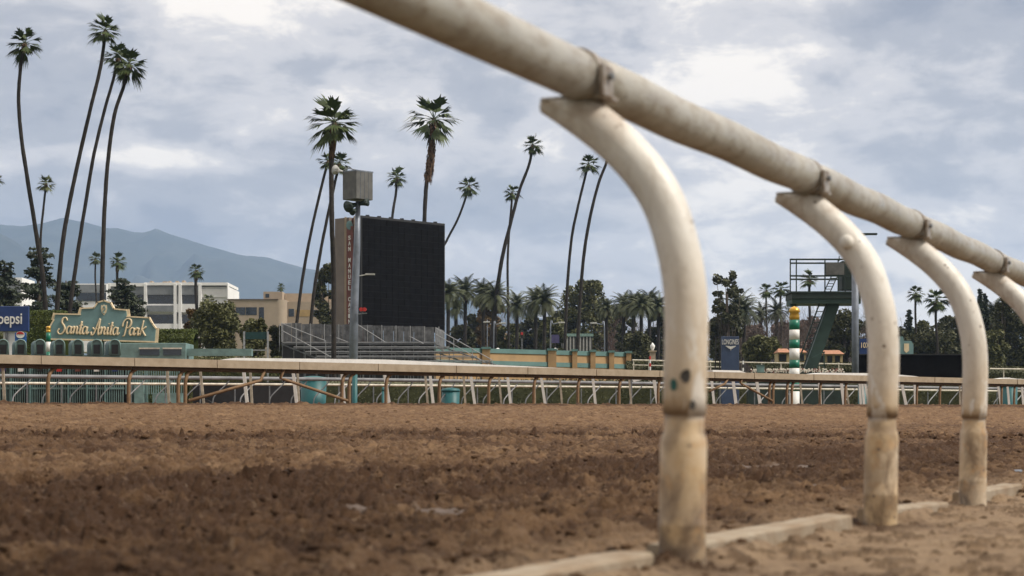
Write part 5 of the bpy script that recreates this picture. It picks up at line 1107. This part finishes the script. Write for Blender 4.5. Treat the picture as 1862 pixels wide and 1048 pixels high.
for k in range(5): m_.beam(P(1500+2.6*k, 526-5*k, Yt-0.1), P(1510+2.6*k, 526-5*k, Yt-0.1), 0.05, 0.04)
m_.build('steps', M['tower'], tw)
m_ = MB()
for o_ in (0, 13): m_.beam(P(1490+o_, 552, Yt+0.4), P(1440+o_, 690, Yt+0.4), 0.10, 0.08)
for k in range(14): x_, y_ = 1490-50*(k+0.5)/14, 552+138*(k+.5)/14; m_.beam(P(x_, y_, Yt+0.4), P(x_+13, y_, Yt+0.4), 0.20, 0.04)
m_.build('stair', M['tower'], tw)
m_ = MB()
for (xa, ya, xb, yb) in ((1470, 655, 1500, 640), (1476, 680, 1494, 680), (1480, 665, 1500, 665), (1498, 640, 1500, 700)): m_.beam(P(xa, ya, Yt-0.5), P(xb, yb, Yt-0.5), 0.07, 0.07)
m_.build('stair_foot', M['towerg'], tw)
m_ = MB(); m_.tube([P(1526, 475, Yt), P(1526, 466, Yt)], 0.03, 5); m_.build('mast', M['tower'], tw)
gp = thing('steel_post', (XX(1555, 100), 100, GZ), 'grey blue round steel post under the right end of the tower', 'pole'); m_ = MB(); m_.tube([(XX(1555, 100), 100, GZ), P(1555, 430, 100)], 0.20, 12); m_.build('shaft', M['galv'], gp, True)
m_ = MB(); m_.tube([P(1555, 432, 100), P(1572, 427, 100), P(1592, 426, 100)], 0.05, 6); m_.box(P(1580, 426, 100), (0.9, 0.3, 0.10)); m_.build('lamp_arm', M['tower'], gp)
# ------------------------------------------------------------------ blue sign
Yq = 90; ls = thing('blue_sign', (XX(1327, Yq), Yq, GZ), 'slate blue upright sign with white lettering and winged mark', 'sign')
m_ = MB(); m_.span(XX(1312, Yq), XX(1344, Yq), Yq, Yq+0.3, GZ, ZZ(612, Yq)); m_.build('board', M['longblue'], ls, bevel=0.015)
text_mesh('LONGINES', P(1328, 622, Yq-0.02), XX(1343, Yq)-XX(1313, Yq), 0.26, M['white'], 'lettering', ls, 0.02, 0.0)
m_ = MB(); q_ = P(1329, 633, Yq-0.03)
for sgn in (-1, 1):
    for k in range(3): z_ = 0.09-0.05*k; m_.prism([q_+Vector((sgn*0.03, 0, z_)), q_+Vector((sgn*(0.27-0.07*k), 0, z_+0.02)), q_+Vector((sgn*(0.25-0.07*k), 0, z_-0.015)), q_+Vector((sgn*0.03, 0, z_-0.04))], (0, 0.02, 0))
m_.prism([q_+Vector((-0.05, 0, 0.08)), q_+Vector((0.05, 0, 0.08)), q_+Vector((0.0, 0, -0.14))], (0, 0.02, 0)); m_.build('winged_mark', M['white'], ls)
m_ = MB(); m_.beam((XX(1302, Yq), Yq+1, GZ), P(1302, 614, Yq+1), 0.06, 0.06); m_.beam((XX(1310, Yq), Yq+1, GZ), P(1310, 614, Yq+1), 0.06, 0.06); m_.beam(P(1302, 614, Yq+1), P(1340, 613, Yq+1), 0.06, 0.06)
for k in range(8): m_.beam(P(1302, 620+10*k, Yq+1), P(1310, 625+10*k, Yq+1), 0.04, 0.04)
m_.build('frame', M['casing'], ls)
# black screen back and the small signs above it
Yq = 105; bs = thing('black_panel', (XX(1660, Yq), Yq, GZ), 'long low black panel standing behind the rails at the right', 'panel')
m_ = MB(); m_.span(XX(1562, Yq), XX(1756, Yq), Yq, Yq+0.5, GZ, ZZ(646, Yq)); m_.build('panel', M['screen'], bs); m_ = MB(); m_.span(XX(1560, Yq), XX(1757, Yq), Yq-0.05, Yq+0.55, ZZ(646, Yq), ZZ(644, Yq)); m_.build('top_edge', M['casing'], bs)
Yq = 130; s1 = thing('number_sign', (XX(1573, Yq), Yq, GZ), 'small purple blue sign with pale characters above the black panel', 'sign'); m_ = MB(); m_.span(XX(1563, Yq), XX(1590, Yq), Yq, Yq+0.1, GZ, ZZ(616, Yq)); m_.build('board', M['navy'], s1)
text_mesh('10X', P(1574, 628, Yq-0.03), 0.65, 0.40, M['cream'], 'lettering', s1, 0.02, 0.01)
s2 = thing('teal_sign', (XX(1648, Yq), Yq, GZ), 'small teal sign with stepped top just right of the second curved post', 'sign'); m_ = MB(); m_.prism([P(x_, y_, Yq) for x_, y_ in ((1625, 700), (1625, 612), (1642, 612), (1644, 620), (1657, 620), (1661, 627), (1661, 700))], (0, 0.15, 0)); m_.build('board', M['sign_teal'], s2)
m_ = MB(); m_.prism([P(x_, y_, Yq-0.03) for x_, y_ in ((1644, 625), (1653, 625), (1653, 638), (1648, 642), (1644, 638))], (0, 0.02, 0)); m_.build('crest', M['cream'], s2)
# ------------------------------------------------------------------ street lamps, small posts
def lamp(px, top, bot, reach, Y_, lab):
    t_ = thing('street_lamp', (XX(px, Y_), Y_, GZ), lab, 'street lamp', 'street lamps beyond the ochre wall'); m_ = MB()
    m_.tube(cr([(XX(px, Y_), Y_, GZ), P(px, top+10, Y_), P(px+reach*0.3, top+3, Y_), P(px+reach, top, Y_)], 4), 0.075, 6); m_.build('pole', M['galv'], t_, True); m_ = MB(); q_ = P(px+reach*1.1, top, Y_); m_.box(q_, (0.9, 0.35, 0.18)); m_.build('lamp_head', M['lamp'], t_, bevel=0.04)
lamp(1001, 587, 640, 18, 230, 'street lamp with arm to the right, left of the teal roofed pavilion')
lamp(1099, 588, 640, -18, 230, 'street lamp with arm to the left, right of the teal roofed pavilion')
lamp(898, 588, 640, 14, 240, 'street lamp behind the leaning palm, arm to the right')
lamp(886, 586, 640, -1, 240, 'plain upright street lamp left of the leaning palm trunk')
for x_, lab in ((949, 'red traffic signal among trees behind the ochre wall'),):
    Y_ = 235; t_ = thing('traffic_signal', (XX(x_, Y_), Y_, GZ), lab, 'traffic signal'); m_ = MB(); m_.tube([(XX(x_, Y_), Y_, GZ), P(x_, 615, Y_)], 0.08, 6); m_.build('pole', M['alu_dark'], t_)
    m_ = MB(); m_.box(P(x_, 609, Y_), (0.45, 0.35, 0.9)); m_.build('signal_head', M['casing'], t_); m_ = MB(); m_.box(P(x_, 607, Y_-0.22), (0.30, 0.06, 0.35)); m_.build('red_light', M['red'], t_, bevel=0.05)
bn = thing('banner', (XX(1010, 225), 225, GZ), 'small purple banner beside the left street lamp', 'banner'); m_ = MB(); m_.span(XX(1002, 225), XX(1017, 225), 225, 225.1, ZZ(624, 225), ZZ(609, 225)); m_.build('cloth', M['purple'], bn); m_ = MB(); m_.beam((XX(1002, 225), 225, GZ), P(1002, 609, 225), 0.1, 0.1); m_.build('pole', M['alu_dark'], bn)
# urns on plinths behind the wall
for x_, lab in ((1187, 'pale stone urn on a plinth left of the nearest curved post'), (1010, 'pale plinth above the ochre wall by the purple banner'), (905, 'pale plinth above the ochre wall near the leaning palm')):
    Y_ = 175; t_ = thing('stone_urn', (XX(x_, Y_), Y_, GZ), lab, 'urn', 'stone urns on plinths'); z_ = ZZ(640, Y_); m_ = MB(); m_.span(XX(x_-5, Y_), XX(x_+5, Y_), Y_, Y_+0.6, GZ, z_); m_.span(XX(x_-7, Y_), XX(x_+7, Y_), Y_-.1, Y_+0.7, z_, z_+0.12); m_.build('plinth', M['btan'], t_)
    k = 1 if x_ > 1100 else 0.35; m_ = MB(); m_.lathe((XX(x_, Y_), Y_+0.3, z_+0.12), [(0.12, 0), (0.10, 0.1*k), (0.22, 0.3*k), (0.24, 0.5*k), (0.12, 0.68*k), (0.03, 0.8*k)]); m_.build('urn', M['bwhite'], t_, True)
Y_ = 140; fp = thing('white_post_rail', (XX(1170, Y_), Y_, GZ), 'thin white rail in front of the dark hedge right of the ochre wall', 'fence'); m_ = MB(); m_.tube([P(1150, 655, Y_), P(1320, 659, Y_)], 0.07, 6); m_.tube([P(1150, 664, Y_), P(1320, 668, Y_)], 0.05, 6); m_.build('rail', M['offwhite'], fp)
for x_ in range(1152, 1320, 28): m_ = MB(); m_.tube([(XX(x_, Y_), Y_, GZ), P(x_, 655, Y_)], 0.05, 6); m_.build('post', M['offwhite'], fp)
fp = thing('white_post_rail', (XX(1460, Y_), Y_, GZ), 'thin white rail behind the striped pole and the tower leg', 'fence'); m_ = MB(); m_.tube([P(1345, 659, Y_), P(1560, 663, Y_)], 0.06, 6); m_.build('rail', M['offwhite'], fp)
for x_ in range(1350, 1560, 35): m_ = MB(); m_.tube([(XX(x_, Y_), Y_, GZ), P(x_, 660, Y_)], 0.05, 6); m_.build('post', M['offwhite'], fp)
fp = thing('white_post_rail', (XX(1830, Y_), Y_, GZ), 'thin pale rail right of the third curved post before the dark wood', 'fence'); m_ = MB(); m_.tube([P(1800, 671, Y_), P(2000, 674, Y_)], 0.08, 6); m_.build('rail', M['offwhite'], fp)
for x_ in range(1825, 2000, 45): m_ = MB(); m_.tube([(XX(x_, Y_), Y_, GZ), P(x_, 671, Y_)], 0.05, 6); m_.build('post', M['offwhite'], fp)
# small striped furlong posts
for x_, y0_, ks, lab in ((1182, 648, ('red', 'white'), 'thin red and white marker post left of the nearest curved post'), (1351, 650, ('casing', 'white'), 'thin black and white marker post right of the blue sign')):
    Y_ = 100; t_ = thing('marker_post', (XX(x_, Y_), Y_, GZ), lab, 'post', 'thin striped marker posts')
    k = 0; z_ = ZZ(y0_, Y_)
    while z_ > GZ+0.05:
        z2 = max(GZ, z_-0.2); m_ = MB(); m_.tube([(XX(x_, Y_), Y_, z2), (XX(x_, Y_), Y_, z_)], 0.055, 8); m_.build('band', M[ks[k % 2]], t_); z_ = z2; k += 1
# flower beds and clutter near the tower
random.seed(77)
fl = MB()
for _ in range(300):
    x_ = random.uniform(1366, 1440) if random.random() < 0.6 else random.uniform(1455, 1535); q_ = P(x_, random.uniform(671, 677), 92); s_ = 0.05; fl.add([q_+Vector((-s_, 0, 0)), q_+Vector((0, 0.02, s_)), q_+Vector((s_, 0, 0)), q_+Vector((0, -0.02, -s_))], [(0, 1, 2, 3)], random.choice((0, 0, 0, 1)))
fo_ = fl.build('flower_bed', [M['offwhite'], M['rust']]); fo_['kind'] = 'stuff'
pb = thing('planter_bed', (XX(1440, 93), 93, GZ), 'long low planter bed beside the striped pole', 'planter'); m_ = MB(); m_.span(XX(1362, 93), XX(1538, 93), 93, 94, GZ, ZZ(676, 93)); m_.build('trough', M['tower'], pb)
tc_ = thing('teal_crate', (XX(1384, 91), 91, GZ), 'small teal box standing on the planter left of the striped pole', 'box'); m_ = MB(); m_.span(XX(1378, 91), XX(1390, 91), 91, 91.5, ZZ(678, 91), ZZ(665, 91)); m_.build('body', M['gate_light'], tc_, bevel=0.02); m_ = MB(); m_.span(XX(1377, 91), XX(1391, 91), 90.98, 91.52, ZZ(665, 91), ZZ(663.5, 91)); m_.build('lid', M['gate_green'], tc_)
m_ = MB(); wr = thing('white_windsock', (XX(1166, 62), 62, GZ), 'white cloth sheet hanging under the rail left of the nearest curved post', 'sheet'); m_.prism([P(1146, 684, 62), P(1188, 685, 62), P(1172, 690, 62), P(1152, 695, 62)], (0, 0.04, 0)); m_.build('cloth', M['white'], wr)
m_ = MB(); m_.tube([(XX(1148, 62), 62, GZ), P(1148, 684, 62)], 0.03, 6); m_.build('pole', M['alu_dark'], wr)

# ------------------------------------------------------------------ air
hz = MB(); hz.span(-8900, 8900, -600, 10500, -1.5, 1060)
ho_ = hz.build('haze', []); ho_['kind'] = 'stuff'
mh = bpy.data.materials.new('haze_air'); mh.use_nodes = True; t = mh.node_tree; t.nodes.remove(t.nodes['Principled BSDF'])
pv_ = t.nodes.new('ShaderNodeVolumePrincipled'); pv_.inputs['Color'].default_value = (0.48, 0.67, 1.0, 1); pv_.inputs['Density'].default_value = 0.00009; pv_.inputs['Anisotropy'].default_value = 0.1
t.links.new(pv_.outputs[0], t.nodes['Material Output'].inputs['Volume']); ho_.data.materials.append(mh)
ho_.display_type = 'WIRE'
